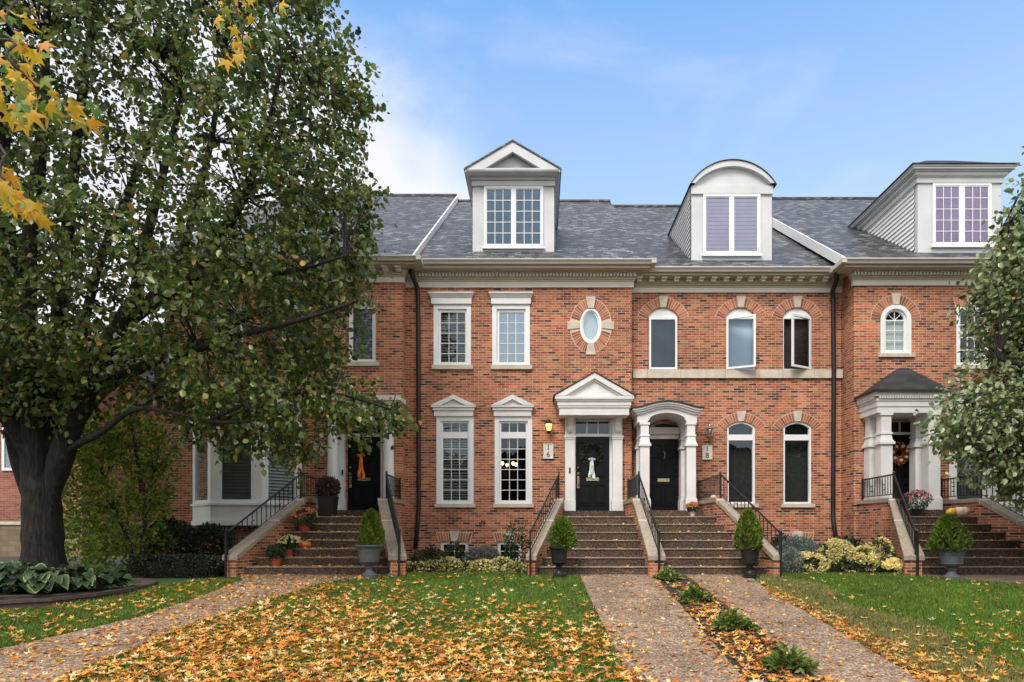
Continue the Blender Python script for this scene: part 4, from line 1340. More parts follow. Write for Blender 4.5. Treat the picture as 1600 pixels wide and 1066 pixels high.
def bay_window(h, d, bx0, bx1, dep, zb0, zsill, ztop, zroof, ca=None, cb=None):
    yf = d - dep
    ca = dep if ca is None else ca
    cb = dep if cb is None else cb
    pts = [(bx0, d - .002), (bx0 + ca, yf), (bx1 - cb, yf), (bx1, d - .002)]
    def off(e):
        return [(bx0 - e, d - .002), (bx0 + ca - e * .5, yf - e), (bx1 - cb + e * .5, yf - e), (bx1 + e, d - .002)]
    m = MB()
    m.prism(pts, zb0, zsill - .06, 'z')
    m.prism(off(.04), zb0 - .05, zb0 + .08, 'z')
    m.prism(off(.06), zsill - .06, zsill, 'z')
    bay = m.build('bay_window', 'white_paint', h)
    m = MB()
    m.prism(off(.0), ztop, ztop + .35, 'z')
    m.prism(off(.08), ztop + .35, ztop + .5, 'z')
    m.build('bay_cornice', 'white_paint', bay)
    rf = MB()
    o = off(.14)
    top = [(bx0 + .35, d - .002), (bx0 + ca + .1, d - .12), (bx1 - cb - .1, d - .12), (bx1 - .35, d - .002)]
    zt = zroof
    rf.add([(x, y, ztop + .5) for x, y in o] + [(x, y, zt) for x, y in top], [(0, 1, 5, 4), (1, 2, 6, 5), (2, 3, 7, 6), (4, 5, 6, 7), (3, 2, 1, 0), (0, 4, 7, 3)])
    rf.build('bay_roof', 'copper', bay)
    for k in range(3):
        a, b = Vector(pts[k] + (0,)), Vector(pts[k + 1] + (0,))
        u = (b - a); ln = u.length; u.normalize()
        nrm = Vector((u.y, -u.x, 0))
        def q(s, off_, z): p = a + u * s + nrm * off_; return (p.x, p.y, z)
        fr = MB()
        gl = []
        nwin = 1 if k != 1 else max(1, round(ln / 1.1))
        pc = .24 if k == 1 else .16
        edges = [0] + [ln * i / nwin for i in range(1, nwin)] + [ln]
        def slab(s0, s1, z0, z1, o0=-.10, o1=.0):
            fr.hexa([q(s0, o1, z0), q(s1, o1, z0), q(s1, o0, z0), q(s0, o0, z0)], [q(s0, o1, z1), q(s1, o1, z1), q(s1, o0, z1), q(s0, o0, z1)])
        zz0, zz1 = zsill, ztop
        for i, e in enumerate(edges):
            wd = pc if 0 < i < len(edges) - 1 else pc * 1.15
            s0 = max(0, e - wd); s1 = min(ln, e + wd)
            slab(s0, s1, zz0, zz1)
        slab(0, ln, zz0 + .0, zz0 + .09, -.09, -.004); slab(0, ln, zz1 - .12, zz1, -.09, -.004)
        fr.build('window_frame', 'white_vinyl', bay)
        pn = MB(); sh = MB()
        for e0, e1 in zip(edges, edges[1:]):
            pn.add([q(e0 + .1, -.05, zz0 + .08), q(e1 - .1, -.05, zz0 + .08), q(e1 - .1, -.05, zz1 - .1), q(e0 + .1, -.05, zz1 - .1)], [(0, 1, 2, 3)])
            z = zz0 + .14
            while z < zz1 - .14:
                sh.add([q(e0 + .14, -.10, z - .025), q(e1 - .14, -.10, z - .025), q(e1 - .14, -.15, z + .03), q(e0 + .14, -.15, z + .03)], [(0, 1, 2, 3)])
                z += .085
            sh.add([q(e0 + .14, -.2, zz0), q(e1 - .14, -.2, zz0), q(e1 - .14, -.2, zz1), q(e0 + .14, -.2, zz1)], [(0, 1, 2, 3)])
        # panes and shutters sit beside their frames as pieces of the bay
        pn.build('pane', 'glass', bay)
        sh.build('shutter', 'shutter_paint', bay, recalc=False)
house20()


# ================================================================== house 14 (left, behind the tree)
def house14():
    d = D14
    x0, x1 = PX(257, d), PX(629.5, d)
    zf, zg = PZ(442, d), PZ(398, d - .6)
    h = thing('brick_townhouse', ((x0 + x1) / 2, d, 0), 'red brick townhouse with a white bay window, half hidden by the big tree', 'house', 'terrace of brick townhouses')
    ups = [Rr(545, 587, 476, 566, d), Rr(338, 380, 476, 566, d), Rr(440, 482, 476, 566, d)]
    door = (PX(541, d), PX(597, d), PZ(799, d), PZ(655, d))
    wall_mesh(h, d, x0, x1, zf + .3, [RP(r) for r in ups] + [RP(door)], ridge(306) - .55, YR, 36.0)
    for r in ups:
        rect_window(h, d, r, [(r[0] + .1, r[1] - .1, r[2] + .09, r[3] - .1)], 1, [1], .05, cas_y=.02, shut='all', backing='shutter_paint', sill=(r[0] - .06, r[1] + .09, r[2] - .11, r[2] - .001))
        jack_arch(h, r[0], r[1], r[3] + .005, r[3] + .25, d)
    cornice(h, d, x0, x1, zf, zg, 'modillion', True, True)
    roof(h, x0 - .3, x1 + .34, d - .52, zg + .02, YR, ridge(306), rake='r')
    yd = d + .16
    dx0, dx1 = PX(543.5, yd), PX(595, yd)
    z0, z1 = PZ(798.5, yd), PZ(683, yd)
    panel_door(h, dx0, dx1, z0 + .005, z1, yd, dx0 + .07, 'brass')
    fr = MB()
    fr.box(dx0 - .07, dx0 - .002, yd - .04, yd + .1, z0, PZ(652, yd))
    fr.box(dx1 + .002, dx1 + .07, yd - .04, yd + .1, z0, PZ(652, yd))
    fr.box(dx0 - .002, dx1 + .002, yd - .06, yd + .1, z1 + .002, PZ(678, yd))
    fr.build('door_frame', 'white_vinyl', h)
    MB().add([(dx0, yd + .03, PZ(678, yd)), (dx1, yd + .03, PZ(678, yd)), (dx1, yd + .03, PZ(655, yd)), (dx0, yd + .03, PZ(655, yd))], [(0, 1, 2, 3)]).build('pane', 'glass', h)
    yf = d - .6
    X0, X1 = PX(508, yf), PX(620, yf)
    zb = PZ(650, yf)
    en = MB()
    en.box(X0, X1, yf, d - .002, zb, zb + .2)
    en.box(X0 - .04, X1 + .04, yf - .04, d - .003, zb + .2, zb + .4)
    en.box(X0 - .12, X1 + .12, yf - .12, d - .002, zb + .4, zb + .52)
    po = en.build('porch', 'white_paint', h)
    for px_ in (520, 607):
        c = MB()
        x, y = PX(px_, yf + .2), yf + .22
        c.box(x - .19, x + .19, y - .19, y + .19, 1.516, 1.58)
        c.lathe([(.17, .06), (.18, .1), (.15, .14), (.145, .9), (.125, zb - 1.52 - .12), (.16, zb - 1.52 - .06), (.18, zb - 1.52)], x, y, 1.52, 24)
        c.build('column', 'white_paint', po, smooth=False)
    for px_ in (534, 603.5):
        c = MB()
        square_column(c, PX(px_, d - .08), d - .085, .16, 1.516, zb)
        c.build('pilaster', 'white_paint', po)
    MB().box(PX(533.5, d - .2), PX(536, d - .2), d - .19, d - .165, PZ(742, d - .2), PZ(734, d - .2)).build('doorbell', 'black_metal', h)
    MB().box(PX(487, d), PX(507, d), d - .04, d + .02, PZ(713, d), PZ(690, d)).build('stone_panel', 'limestone', h)
    bay_window(h, d, -9.42, -6.45, .85, PZ(818, d - .8), PZ(786, d - .8), PZ(655, d), PZ(610, d), .90, .74)
    return h
house14()


# ================================================================== dormers
HOUSES = {o['label'][:40]: o for o in bpy.data.objects if o.name.startswith('brick_townhouse')}
def house_by(word): return next(o for o in bpy.data.objects if o.name.startswith('brick_townhouse') and word in o['label'])


def twin_window(dm, x0, x1, z0, z1, y, cols, rows, blind, glass, gap):
    m = MB()
    c = .06
    m.ring([(x0 - c, z0 - c), (x1 + c, z0 - c), (x1 + c, z1 + c), (x0 - c, z1 + c)], [(x0, z0), (x1, z0), (x1, z1), (x0, z1)], y - .05, y - .004)
    mid = (x0 + x1) / 2
    m.box(mid - gap / 2, mid + gap / 2, y - .045, y - .004, z0, z1)
    m.box(x0 - c - .04, x1 + c + .04, y - .08, y - .004, z0 - c - .06, z0 - c)
    s = .026
    for a, b in ((x0, mid - gap / 2), (mid + gap / 2, x1)):
        m.ring([(a, z0), (b, z0), (b, z1), (a, z1)], [(a + s, z0 + s), (b - s, z0 + s), (b - s, z1 - s), (a + s, z1 - s)], y - .035, y - .005)
        if cols > 1: bars(m, a + s, b - s, z0 + s, z1 - s, y - .032, y - .024, cols, rows, .018)
    m.build('window_frame', 'white_vinyl', dm)
    pn = MB(); bl = MB()
    for a, b in ((x0, mid - gap / 2), (mid + gap / 2, x1)):
        pn.add([(a + s, y - .02, z0 + s), (b - s, y - .02, z0 + s), (b - s, y - .02, z1 - s), (a + s, y - .02, z1 - s)], [(0, 1, 2, 3)])
        z = z0
        while z < z1 - .01:
            zt = min(z + .11, z1)
            bl.add([(a + s, y - .012, z), (b - s, y - .012, z), (b - s, y - .006, zt), (a + s, y - .006, zt)], [(0, 1, 2, 3)])
            z += .11
    pn.build('pane', glass, dm)
    bl.build('blind', blind, dm, recalc=False)


def clapboard(mb, x, sgn, y0, z0, y1, z1, slope_y, slope_z, pitch=.13):
    """horizontal boards on a dormer cheek: triangle between the front edge and the roof slope"""
    z = z0
    while z < z1:
        zt = min(z + pitch, z1)
        ya = slope_y(z); yb = slope_y(zt)
        o = .042
        mb.add([(x + sgn * o, y0, z), (x + sgn * o, ya, z), (x + sgn * .004, yb, zt), (x + sgn * .004, y0, zt), (x, y0, z), (x, ya, z)],
               [(0, 1, 2, 3), (0, 4, 5, 1)])
        z += pitch


def dormer_gable():
    h = house_by('oval')
    y = 18.93
    yo = y - .40
    x0, x1 = PX(738.5, y), PX(866, y)
    zb = PZ(394, y)
    zw = PZ(292, y)
    ze = PZ(264, yo) - .02
    zg = PZ(403.5, D16 - .6)
    sl = (ridge(315) - zg - .02) / (YR - (D16 - .52))
    ry = lambda z: D16 - .52 + (z - zg - .02) / sl
    m = MB()
    m.prism([(y, zb), (y, ze), (ry(ze) + .3, ze), (ry(zb) + .02, zb - .1)], x0, x1, 'x')
    dm = m.build('dormer', 'dormer_paint', h)
    t = MB()
    t.box(x0 - .02, x1 + .02, y - .07, y - .003, PZ(292, y), PZ(284.5, y))
    t.box(x0 - .03, x1 + .03, y - .11, y - .002, PZ(284.5, y) + .015, PZ(280.5, y))
    t.box(x0 - .05, x1 + .05, y - .15, y - .003, PZ(280.5, y) + .012, PZ(276.5, y))
    t.box(x0, x1, y - .02, y - .0025, PZ(276.5, y), ze)
    # raking gable trim standing out over the front
    ex0, ex1 = PX(726.5, yo), PX(875.5, yo)
    cx = (ex0 + ex1) / 2
    zt = PZ(221.5, yo)
    for sgn, xe in ((1, ex0), (-1, ex1)):
        t.prism([(xe, ze), (xe + sgn * .48, ze), (cx, zt - .27), (cx, zt)], yo, yo + .10, 'y')
    t.box(ex0 + .03, ex1 - .03, yo + .02, y, ze - .03, ze - .001)
    t.box(ex0 + .2, ex1 - .2, yo + .003, yo + .09, ze - .001, ze + .045)
    t.prism([(ex0 + .3, ze), (ex1 - .3, ze), (cx, zt - .2)], yo + .25, yo + .30, 'y')
    for sgn, xe in ((1, ex0), (-1, ex1)):     # soffits running back to the roof
        xa, xb = (xe + .03, x0) if sgn > 0 else (x1, xe - .03)
        t.box(xa, xb, y + .001, ry(ze) + .3, ze - .028, ze - .002)
        t.box(xe if sgn > 0 else xe - .03, xe + .03 if sgn > 0 else xe, yo + .005, ry(ze) + .3, ze - .06, ze + .02)
    t.build('trim', 'dormer_paint', dm)
    r = MB()
    for sgn, xe in ((1, ex0), (-1, ex1)):
        r.prism([(xe - sgn * .03, ze - .01), (xe - sgn * .03, ze + .03), (cx, zt + .05), (cx, zt + .004)], yo - .03, ry(zt) + .2, 'y')
    r.build('dormer_roof', 'shingle', dm)
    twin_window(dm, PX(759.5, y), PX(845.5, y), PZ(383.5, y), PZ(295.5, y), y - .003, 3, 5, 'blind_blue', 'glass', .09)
    for x, g in ((x0, -1), (x1, 1)):
        s = MB(); clapboard(s, x, g, y + .08, zb, y, ze - .05, ry, None)
        s.build('siding', 'white_vinyl', dm, recalc=False)
dormer_gable()


def dormer_barrel():
    h = house_by('curved hood')
    y = 19.1
    yo = y - .14
    x0, x1 = PX(1080.5, y), PX(1206, y)
    zb = PZ(407, y)
    zg = PZ(416, D18 - .6)
    sl = (ridge(323) - zg - .02) / (YR - (D18 - .52))
    ry = lambda z: D18 - .52 + (z - zg - .02) / sl
    zs = PZ(290, y)
    rise = PZ(250, yo) - zs - .05
    m = MB()
    body = arch_poly(x0, x1, zb, zs, rise - .05, 22)
    m.prism(body, y, ry(zs + rise) + .3, 'y')
    dm = m.build('dormer', 'dormer_paint', h)
    t = MB()
    t.box(x0 - .02, x1 + .02, y - .06, y - .003, PZ(304.5, y), PZ(292, y))
    ao = arch_poly(x0 - .07, x1 + .07, zs - .02, zs + .0, rise + .04, 22)
    ai = arch_poly(x0 + .07, x1 - .07, zs - .02, zs + .0, rise - .12, 22)
    # arched fascia ring, open at its foot
    n = len(ao)
    for i in range(2, n - 1):
        t.add([(ao[i][0], yo, ao[i][1]), (ao[i + 1][0], yo, ao[i + 1][1]), (ai[i + 1][0], yo, ai[i + 1][1]), (ai[i][0], yo, ai[i][1]),
               (ao[i][0], y, ao[i][1]), (ao[i + 1][0], y, ao[i + 1][1]), (ai[i + 1][0], y, ai[i + 1][1]), (ai[i][0], y, ai[i][1])],
              [(0, 1, 2, 3), (3, 2, 6, 7), (0, 4, 5, 1)])
    t.build('trim', 'dormer_paint', dm)
    r = MB()
    a1 = arch_poly(x0 - .09, x1 + .09, zs - .05, zs - .05, rise + .115, 22)[2:]
    a0 = arch_poly(x0 - .072, x1 + .072, zs - .05, zs - .05, rise + .093, 22)[2:]
    for i in range(len(a1) - 1):
        yb = ry(zs + rise) + .25
        r.hexa([(a0[i][0], yo - .03, a0[i][1]), (a0[i + 1][0], yo - .03, a0[i + 1][1]), (a0[i + 1][0], yb, a0[i + 1][1]), (a0[i][0], yb, a0[i][1])],
               [(a1[i][0], yo - .03, a1[i][1]), (a1[i + 1][0], yo - .03, a1[i + 1][1]), (a1[i + 1][0], yb, a1[i + 1][1]), (a1[i][0], yb, a1[i][1])])
    r.build('dormer_roof', 'shingle_dark', dm)
    twin_window(dm, PX(1101.5, y), PX(1184, y), PZ(395, y), PZ(308, y), y - .003, 1, 1, 'blind_grey', 'glass', .09)
    for x, g in ((x0, -1), (x1, 1)):
        s = MB(); clapboard(s, x, g, y + .05, zb, y, zs, ry, None)
        s.build('siding', 'white_vinyl', dm, recalc=False)
dormer_barrel()


def dormer_flat():
    h = house_by('hipped porch')
    y = 18.3
    yo = y - .27
    x0, x1 = PX(1434, y), PX(1563.5, y)
    zb = PZ(394.5, y)
    zg = PZ(402.5, D20 - .6)
    sl = (ridge(311) - zg - .02) / (YR - (D20 - .52))
    ry = lambda z: D20 - .52 + (z - zg - .02) / sl
    ze = PZ(258, yo)
    m = MB()
    m.prism([(y, zb), (y, ze - .1), (ry(ze) + .3, ze - .1), (ry(zb) + .02, zb - .1)], x0, x1, 'x')
    dm = m.build('dormer', 'dormer_paint', h)
    t = MB()
    def lay(e, za, zc):
        t.box(x0 - e, x1 + e, y - e, ry(zc) + .2, za, zc)
    zq = PZ(287, y)
    lay(.05, zq, zq + .15)
    lay(.09, zq + .15, zq + .18)
    lay(.12, zq + .18, zq + .26)
    lay(.16, zq + .26, zq + .29)
    lay(.24, zq + .29, ze - .02)
    lay(.27, ze - .02, ze + .02)
    t.build('trim', 'dormer_paint', dm)
    r = MB()
    e = .30
    yb = ry(ze) + .4
    r.hexa([(x0 - e, y - e, ze + .021), (x1 + e, y - e, ze + .021), (x1 + e, yb, ze + .021), (x0 - e, yb, ze + .021)],
           [(x0 + .75, y + .9, PZ(251, y + .9)), (x1 - .75, y + .9, PZ(251, y + .9)), (x1 - .75, yb, PZ(251, y + .9)), (x0 + .75, yb, PZ(251, y + .9))])
    r.box(x0 - e - .01, x1 + e + .01, y - e - .01, yb, ze + .02, ze + .045)
    r.build('dormer_roof', 'shingle_dark', dm)
    twin_window(dm, PX(1459.5, y), PX(1544, y), PZ(381, y), PZ(291.5, y), y - .003, 3, 5, 'blind_mauve', 'glass', .11)
    for x, g in ((x0, -1), (x1, 1)):
        s = MB(); clapboard(s, x, g, y + .12, zb, y, zq, ry, None)
        s.build('siding', 'white_vinyl', dm, recalc=False)
dormer_flat()


# ================================================================== entrance stairs
YT, YBOT = 16.6, 14.55
RISE, TREAD = .19, .30
ZL = 7 * RISE


def lerp(a, b, t): return a + (b - a) * t


def railing(st, pts, hts, spacing=.13, motif=True):
    """pts: rail line along the cap (x,y,z of its top face); hts: rail heights; posts at every point"""
    pts = [Vector(p) for p in pts]
    hr = MB()
    tops = [p + Vector((0, 0, hh)) for p, hh in zip(pts, hts)]
    hr.tube(tops, .022, 6)
    lows = [p + Vector((0, 0, .09)) for p in pts]
    hr.tube(lows, .012, 4)
    posn = []
    bal = []
    for k in range(len(pts) - 1):
        a, b = pts[k], pts[k + 1]
        ln = math.hypot(b.x - a.x, b.y - a.y)
        n = max(2, int(ln / spacing))
        for i in range(1, n):
            u = i / n
            p = a.lerp(b, u)
            hh = lerp(hts[k], hts[k + 1], u)
            bal.append((p, hh, u, k))
        if motif and n >= 6:
            for u in (.3, .68):
                p = a.lerp(b, u); hh = lerp(hts[k], hts[k + 1], u)
                e = (b - a).normalized()
                for dz in (.40, .62):
                    c0 = p + Vector((0, 0, hh * dz))
                    hr.tube([c0 - e * .06, c0 + e * .06], .012, 4)
    rl = hr.build('railing', 'black_metal', st)
    for p, hh, u, k in bal:
        MB().box(p.x - .008, p.x + .008, p.y - .008, p.y + .008, p.z + .085, p.z + hh - .01).build('baluster', 'black_metal', rl)
    for i, (p, hh) in enumerate(zip(pts, hts)):
        lo = p.z - .02
        q = MB().box(p.x - .018, p.x + .018, p.y - .018, p.y + .018, lo, p.z + hh + .03)
        q.lathe([(.012, 0), (.028, .02), (.02, .045), (.005, .06)], p.x, p.y, p.z + hh + .025, 8)
        q.build('post', 'black_metal', rl)
    return rl


def cheek(st, top, bot, yw, joint=True):
    """top=(xa,xb) at YT, bot=(xa,xb) at YBOT; runs level from YT back to the house at yw"""
    zt, zb = 1.79, .44
    w = MB()
    ci = .035
    def ring_(x0, x1, y, z): return [(x0 + ci, y, -.3), (x1 - ci, y, -.3), (x1 - ci, y, z - .10), (x0 + ci, y, z - .10)]
    secs = [ring_(*top, yw, zt), ring_(*top, YT, zt), ring_(*bot, YBOT + .04, zb + .02)]
    k = len(w.v)
    for s in secs: w.v += s
    for i in range(2):
        for j in range(4):
            w.f.append((i * 4 + j, i * 4 + (j + 1) % 4, (i + 1) * 4 + (j + 1) % 4, (i + 1) * 4 + j))
    w.f += [(0, 1, 2, 3), (8, 11, 10, 9)]
    wl = w.build('cheek_wall', 'brick', st)
    c = MB()
    def cr(x0, x1, y, z): return [(x0, y, z - .10), (x1, y, z - .10), (x1, y, z), (x0, y, z)]
    secs = [cr(*top, yw, zt), cr(*top, YT, zt), cr(*bot, YBOT, zb)]
    for s in secs: c.v += s
    for i in range(2):
        for j in range(4):
            c.f.append((i * 4 + j, i * 4 + (j + 1) % 4, (i + 1) * 4 + (j + 1) % 4, (i + 1) * 4 + j))
    c.f += [(0, 1, 2, 3), (8, 11, 10, 9)]
    c.build('cap', 'cap_stone', wl)
    if joint:
        j = MB()
        for u in (.04, .42):
            a0, a1 = lerp(top[0], bot[0], u) - .003, lerp(top[1], bot[1], u) + .003
            y = lerp(YT, YBOT, u); z = lerp(zt, zb, u)
            j.hexa([(a0, y - .012, z - .103), (a1, y - .012, z - .103), (a1, y + .012, z - .09), (a0, y + .012, z - .09)],
                   [(a0, y - .012, z - .003), (a1, y - .012, z - .003), (a1, y + .012, z + .012), (a0, y + .012, z + .012)])
        j.build('mortar_joint', 'joint_white', wl)
    return wl


def rail_on(st, top, bot, yw, u=.5, landing=True):
    zt, zb = 1.79, .44
    xt = lerp(top[0], top[1], u); xb = lerp(bot[0], bot[1], u)
    pts = [(xt, YT, zt), (xb, YBOT + .03, zb)]
    railing(st, pts, [.58, .50])
    # the newel continues to the ground in front of the pier
    if landing: railing(st, [(xt, YT + .03, zt), (xt, yw - .03, zt)], [.58, .56])
    q = MB().box(xb - .02, xb + .02, YBOT - .06, YBOT - .02, ground(YBOT - .04) - .05, zb + .52)
    q.lathe([(.012, 0), (.03, .02), (.02, .045), (.005, .06)], xb, YBOT - .04, zb + .515, 8)
    q.build('newel_post', 'black_metal', st)


def stairs(label, lt, lb, rt, rb, yw, lefts=True, rights=True, lu=.5, ru=.5, plat=.45):
    """lt/lb: left cheek (outer, inner) at top and bottom; rt/rb: right cheek (inner, outer)"""
    cx = (lt[1] + rt[0]) / 2
    st = thing('entrance_stairs', (cx, YBOT, 0), label, 'stairs', 'stone stairs up to the front doors')
    xi = lambda y: (lerp(lt[1], lb[1], (YT - y) / (YT - YBOT)), lerp(rt[0], rb[0], (YT - y) / (YT - YBOT)))
    body = MB(); nose = MB()
    e = .03
    for k in range(7):           # from the lowest step up
        yf = 14.8 + TREAD * k
        zt = RISE * (k + 1)
        yb = yf + TREAD if k < 6 else yw
        zl = -.2 if k == 0 else RISE * k - .005
        xa, xb = xi(yf); xc, xd = xi(min(yb, YT))
        body.hexa([(xa - e, yf, zl), (xb + e, yf, zl), (xd + e, yb + .02, zl), (xc - e, yb + .02, zl)],
                  [(xa - e, yf, zt - .022), (xb + e, yf, zt - .022), (xd + e, yb + .02, zt - .022), (xc - e, yb + .02, zt - .022)])
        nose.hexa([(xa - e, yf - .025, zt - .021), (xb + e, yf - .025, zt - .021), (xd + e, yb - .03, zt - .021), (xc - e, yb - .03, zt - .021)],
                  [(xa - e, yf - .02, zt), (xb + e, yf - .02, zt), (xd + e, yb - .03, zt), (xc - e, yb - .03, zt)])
    # the last riser at the door
    xa, xb = xi(YT)
    body.box(xa - e, xb + e, yw - plat, yw + .5, ZL - .02, 1.516)
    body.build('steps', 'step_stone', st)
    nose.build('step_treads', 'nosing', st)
    if lefts:
        cheek(st, lt, lb, yw)
        rail_on(st, lt, lb, yw, lu)
    if rights:
        cheek(st, rt, rb, yw)
        rail_on(st, rt, rb, yw, ru)
    return st


def tx(px, y): return PX(px, y)
L16t, L16b = (tx(868, YT), tx(881, YT)), (tx(822, YBOT), tx(838, YBOT))
S16t, S16b = (tx(988, YT), tx(1005, YT)), (tx(1013, YBOT), tx(1040, YBOT))
R18t, R18b = (tx(1117, YT), tx(1129, YT)), (tx(1208, YBOT), tx(1223, YBOT))
L14t, L14b = (tx(466, YT), tx(478, YT)), (tx(347, YBOT), tx(370, YBOT))
R14t, R14b = (tx(590, YT), tx(613, YT)), (tx(607, YBOT), tx(635.5, YBOT))
L20t, L20b = (tx(1388, YT), tx(1403, YT)), (tx(1412.5, YBOT), tx(1445, YBOT))
R20t, R20b = (tx(1525, YT), tx(1541, YT)), (tx(1690, YBOT), tx(1716, YBOT))
stairs('brown pebbled stairs up to the black door with the pale ribbon wreath', L16t, L16b, S16t, S16b, D16 - .02, lu=.4, ru=.6)
stairs('brown pebbled stairs up to the door under the arched hood', S16t, S16b, R18t, R18b, D18 - .02, lefts=False, ru=.75, plat=1.12)
stairs('leaf-littered stairs on the left up to the door with the orange ribbon', L14t, L14b, R14t, R14b, D14 - .02, lu=.3, ru=.6, plat=.72)
stairs('dark pebbled stairs on the right up to the porch with the autumn wreath', L20t, L20b, R20t, R20b, D20 - .02, lu=.6, ru=.5, plat=1.08)


# ================================================================== plants
def blob_points(n, c, r, shell=.55, low=-.75, lumps=9, lump=.28, seed=None):
    """points through an uneven rounded volume, more of them near its surface"""
    g = np.random.default_rng(seed if seed is not None else rng.integers(1 << 30))
    v = unit(g.normal(size=(n * 2, 3)))
    v = v[v[:, 2] > low][:n]
    cen = unit(g.normal(size=(lumps, 3)))
    bump = np.max(v @ cen.T, axis=1)
    rad = (1 - lump) + lump * np.clip((bump - .4) / .6, 0, 1)
    t = shell + (1 - shell) * g.random(len(v)) ** .6
    p = v * (rad * t)[:, None] * np.array(r) + np.array(c)
    return p, v


def foliage(name, parent, n, c, r, size, mat, wid=.6, shell=.5, up=.2, jitter=.8, low=-.75, lump=.28, seed=None, zmin=None):
    p, v = blob_points(n, c, r, shell, low, lump=lump, seed=seed)
    if zmin is not None:
        keep = p[:, 2] > zmin
        p, v = p[keep], v[keep]
    tip = v + rng.normal(size=v.shape) * jitter + np.array([0, 0, up])
    s = size * (.7 + .6 * rng.random(len(p)))
    V, Fq = leaf_geo(p, tip, s, wid)
    return np_obj(name, V, Fq, mat, parent)


def stems(parent, c, n, h, spread, mat='bark_grey', r=.012):
    m = MB()
    for i in range(n):
        a = random.random() * 6.28
        q = spread * random.random() ** .5
        m.tube([(c[0] + .03 * math.cos(a), c[1] + .03 * math.sin(a), c[2] - .03), (c[0] + q * .5 * math.cos(a), c[1] + q * .5 * math.sin(a), c[2] + h * .5),
                (c[0] + q * math.cos(a), c[1] + q * math.sin(a), c[2] + h)], [r, r * .8, r * .4], 5)
    return m.build('stem', mat, parent)


def shrub(name, label, cat, x, y, z, r, n, size, mat, group=None, **kw):
    t = thing(name, (x, y, z), label, cat, group)
    foliage('foliage', t, n, (x, y, z + r[2] * .72), r, size, mat, zmin=z + .005, **kw)
    stems(t, (x, y, z), 7, r[2] * 1.1, min(r[0], r[1]) * .7)
    return t


# ---- urns and their clipped evergreens
def urn(px, y, hpx, wpx, mat, label, tl, tr, th, tmat_seed):
    x = PX(px, y)
    z = ground(y) + .0
    if y > 14.7: z = 0
    H = hpx * y / F
    W = wpx * y / F / 2
    t = thing('urn_planter', (x, y, z), label, 'planter', 'urn planters at the foot of the stairs')
    b = MB().box(x - W * .62, x + W * .62, y - W * .62, y + W * .62, z - .005, z + H * .06)
    b.lathe([(W * .55, H * .06), (W * .56, H * .10), (W * .36, H * .16), (W * .25, H * .22), (W * .24, H * .28), (W * .33, H * .31), (W * .34, H * .34), (W * .27, H * .36), (W * .28, H * .40)], x, y, z, 28)
    b.build('pedestal', mat, t, smooth=False)
    c = MB().lathe([(W * .28, H * .39), (W * .55, H * .43), (W * .70, H * .50), (W * .70, H * .53)], x, y, z, 48, flute=.02, nf=16)
    c.lathe([(W * .66, H * .52), (W * .70, H * .6), (W * .74, H * .74), (W * .82, H * .88), (W * .97, H * .94)], x, y, z, 28)
    c.lathe([(W * .97, H * .94), (W * 1.0, H * .955), (W * 1.0, H * .985), (W * .96, H), (W * .84, H), (W * .80, H * .93), (.01, H * .93)], x, y, z, 28)
    c.build('bowl', mat, t, smooth=False)
    return t, x, z + H


def topiary(x, y, z, w, h, label, seed, pointy=.6, tint='cypress_leaf'):
    t = thing('clipped_evergreen', (x, y, z), label, 'plant', 'clipped evergreens in urns')
    g = np.random.default_rng(seed)
    n = 5200
    u = g.random(n)
    ang = g.random(n) * 2 * math.pi
    prof = np.sin(np.pi * np.clip(u * .90 + .10, 0, 1) ** pointy) ** .62
    lump = 1 + .17 * np.sin(ang * 3 + seed * 1.7) * np.sin(u * 7 + seed) + .12 * np.sin(ang * 7 + u * 11) + .08 * np.sin(ang * 11 - u * 23 + seed)
    rr = w * .5 * prof * lump * (.72 + .32 * g.random(n) ** .5)
    p = np.stack([x + rr * np.cos(ang), y + rr * np.sin(ang), z - .03 + u * h * 1.0], 1)
    tip = np.stack([np.cos(ang) * .7, np.sin(ang) * .7, np.full(n, 1.0)], 1) + g.normal(size=(n, 3)) * .5
    V, Fq = leaf_geo(p, tip, .075 * (.5 + .9 * g.random(n)), .36)
    np_obj('foliage', V, Fq, tint, t)
    MB().tube([(x, y, z - .06), (x, y, z + h * .55)], [.03, .012], 6).build('stem', 'bark_grey', t)
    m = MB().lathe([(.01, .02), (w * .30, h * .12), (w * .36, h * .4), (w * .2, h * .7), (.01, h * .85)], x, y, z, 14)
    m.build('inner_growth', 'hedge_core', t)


U = [
    (577, 14.45, 52, 44, 'urn_grey', 'grey urn at the foot of the leaf-littered left stairs', 'leaning light green evergreen in the grey urn by the orange-ribbon door stairs', .43, .78, 21),
    (873.5, 14.45, 49, 33, 'urn_black', 'black urn at the foot of the stairs to the pale ribbon wreath', 'rounded evergreen in the black urn below the pediment door', .45, .66, 22),
    (1172, 14.45, 49, 36, 'urn_black', 'black urn at the right foot of the stairs to the arched hood', 'tall evergreen in the black urn by the pale yellow flowers', .48, .82, 23),
    (1487, 14.25, 50, 46, 'urn_grey', 'blue-grey urn in front of the stairs at the far right', 'broad bushy evergreen in the blue-grey urn at the far right', .66, .72, 24)]
for px, y, hp, wp, mat, lab, tl, w, h, sd in U:
    t, x, zt = urn(px, y, hp, wp, mat, lab, 0, 0, 0, 0)
    dx = {21: .04, 22: .07, 23: -.04, 24: -.06}[sd]
    topiary(x + dx, y, zt - .04, w, h, tl, sd, pointy={21: .52, 22: .74, 23: .58, 24: .5}[sd])


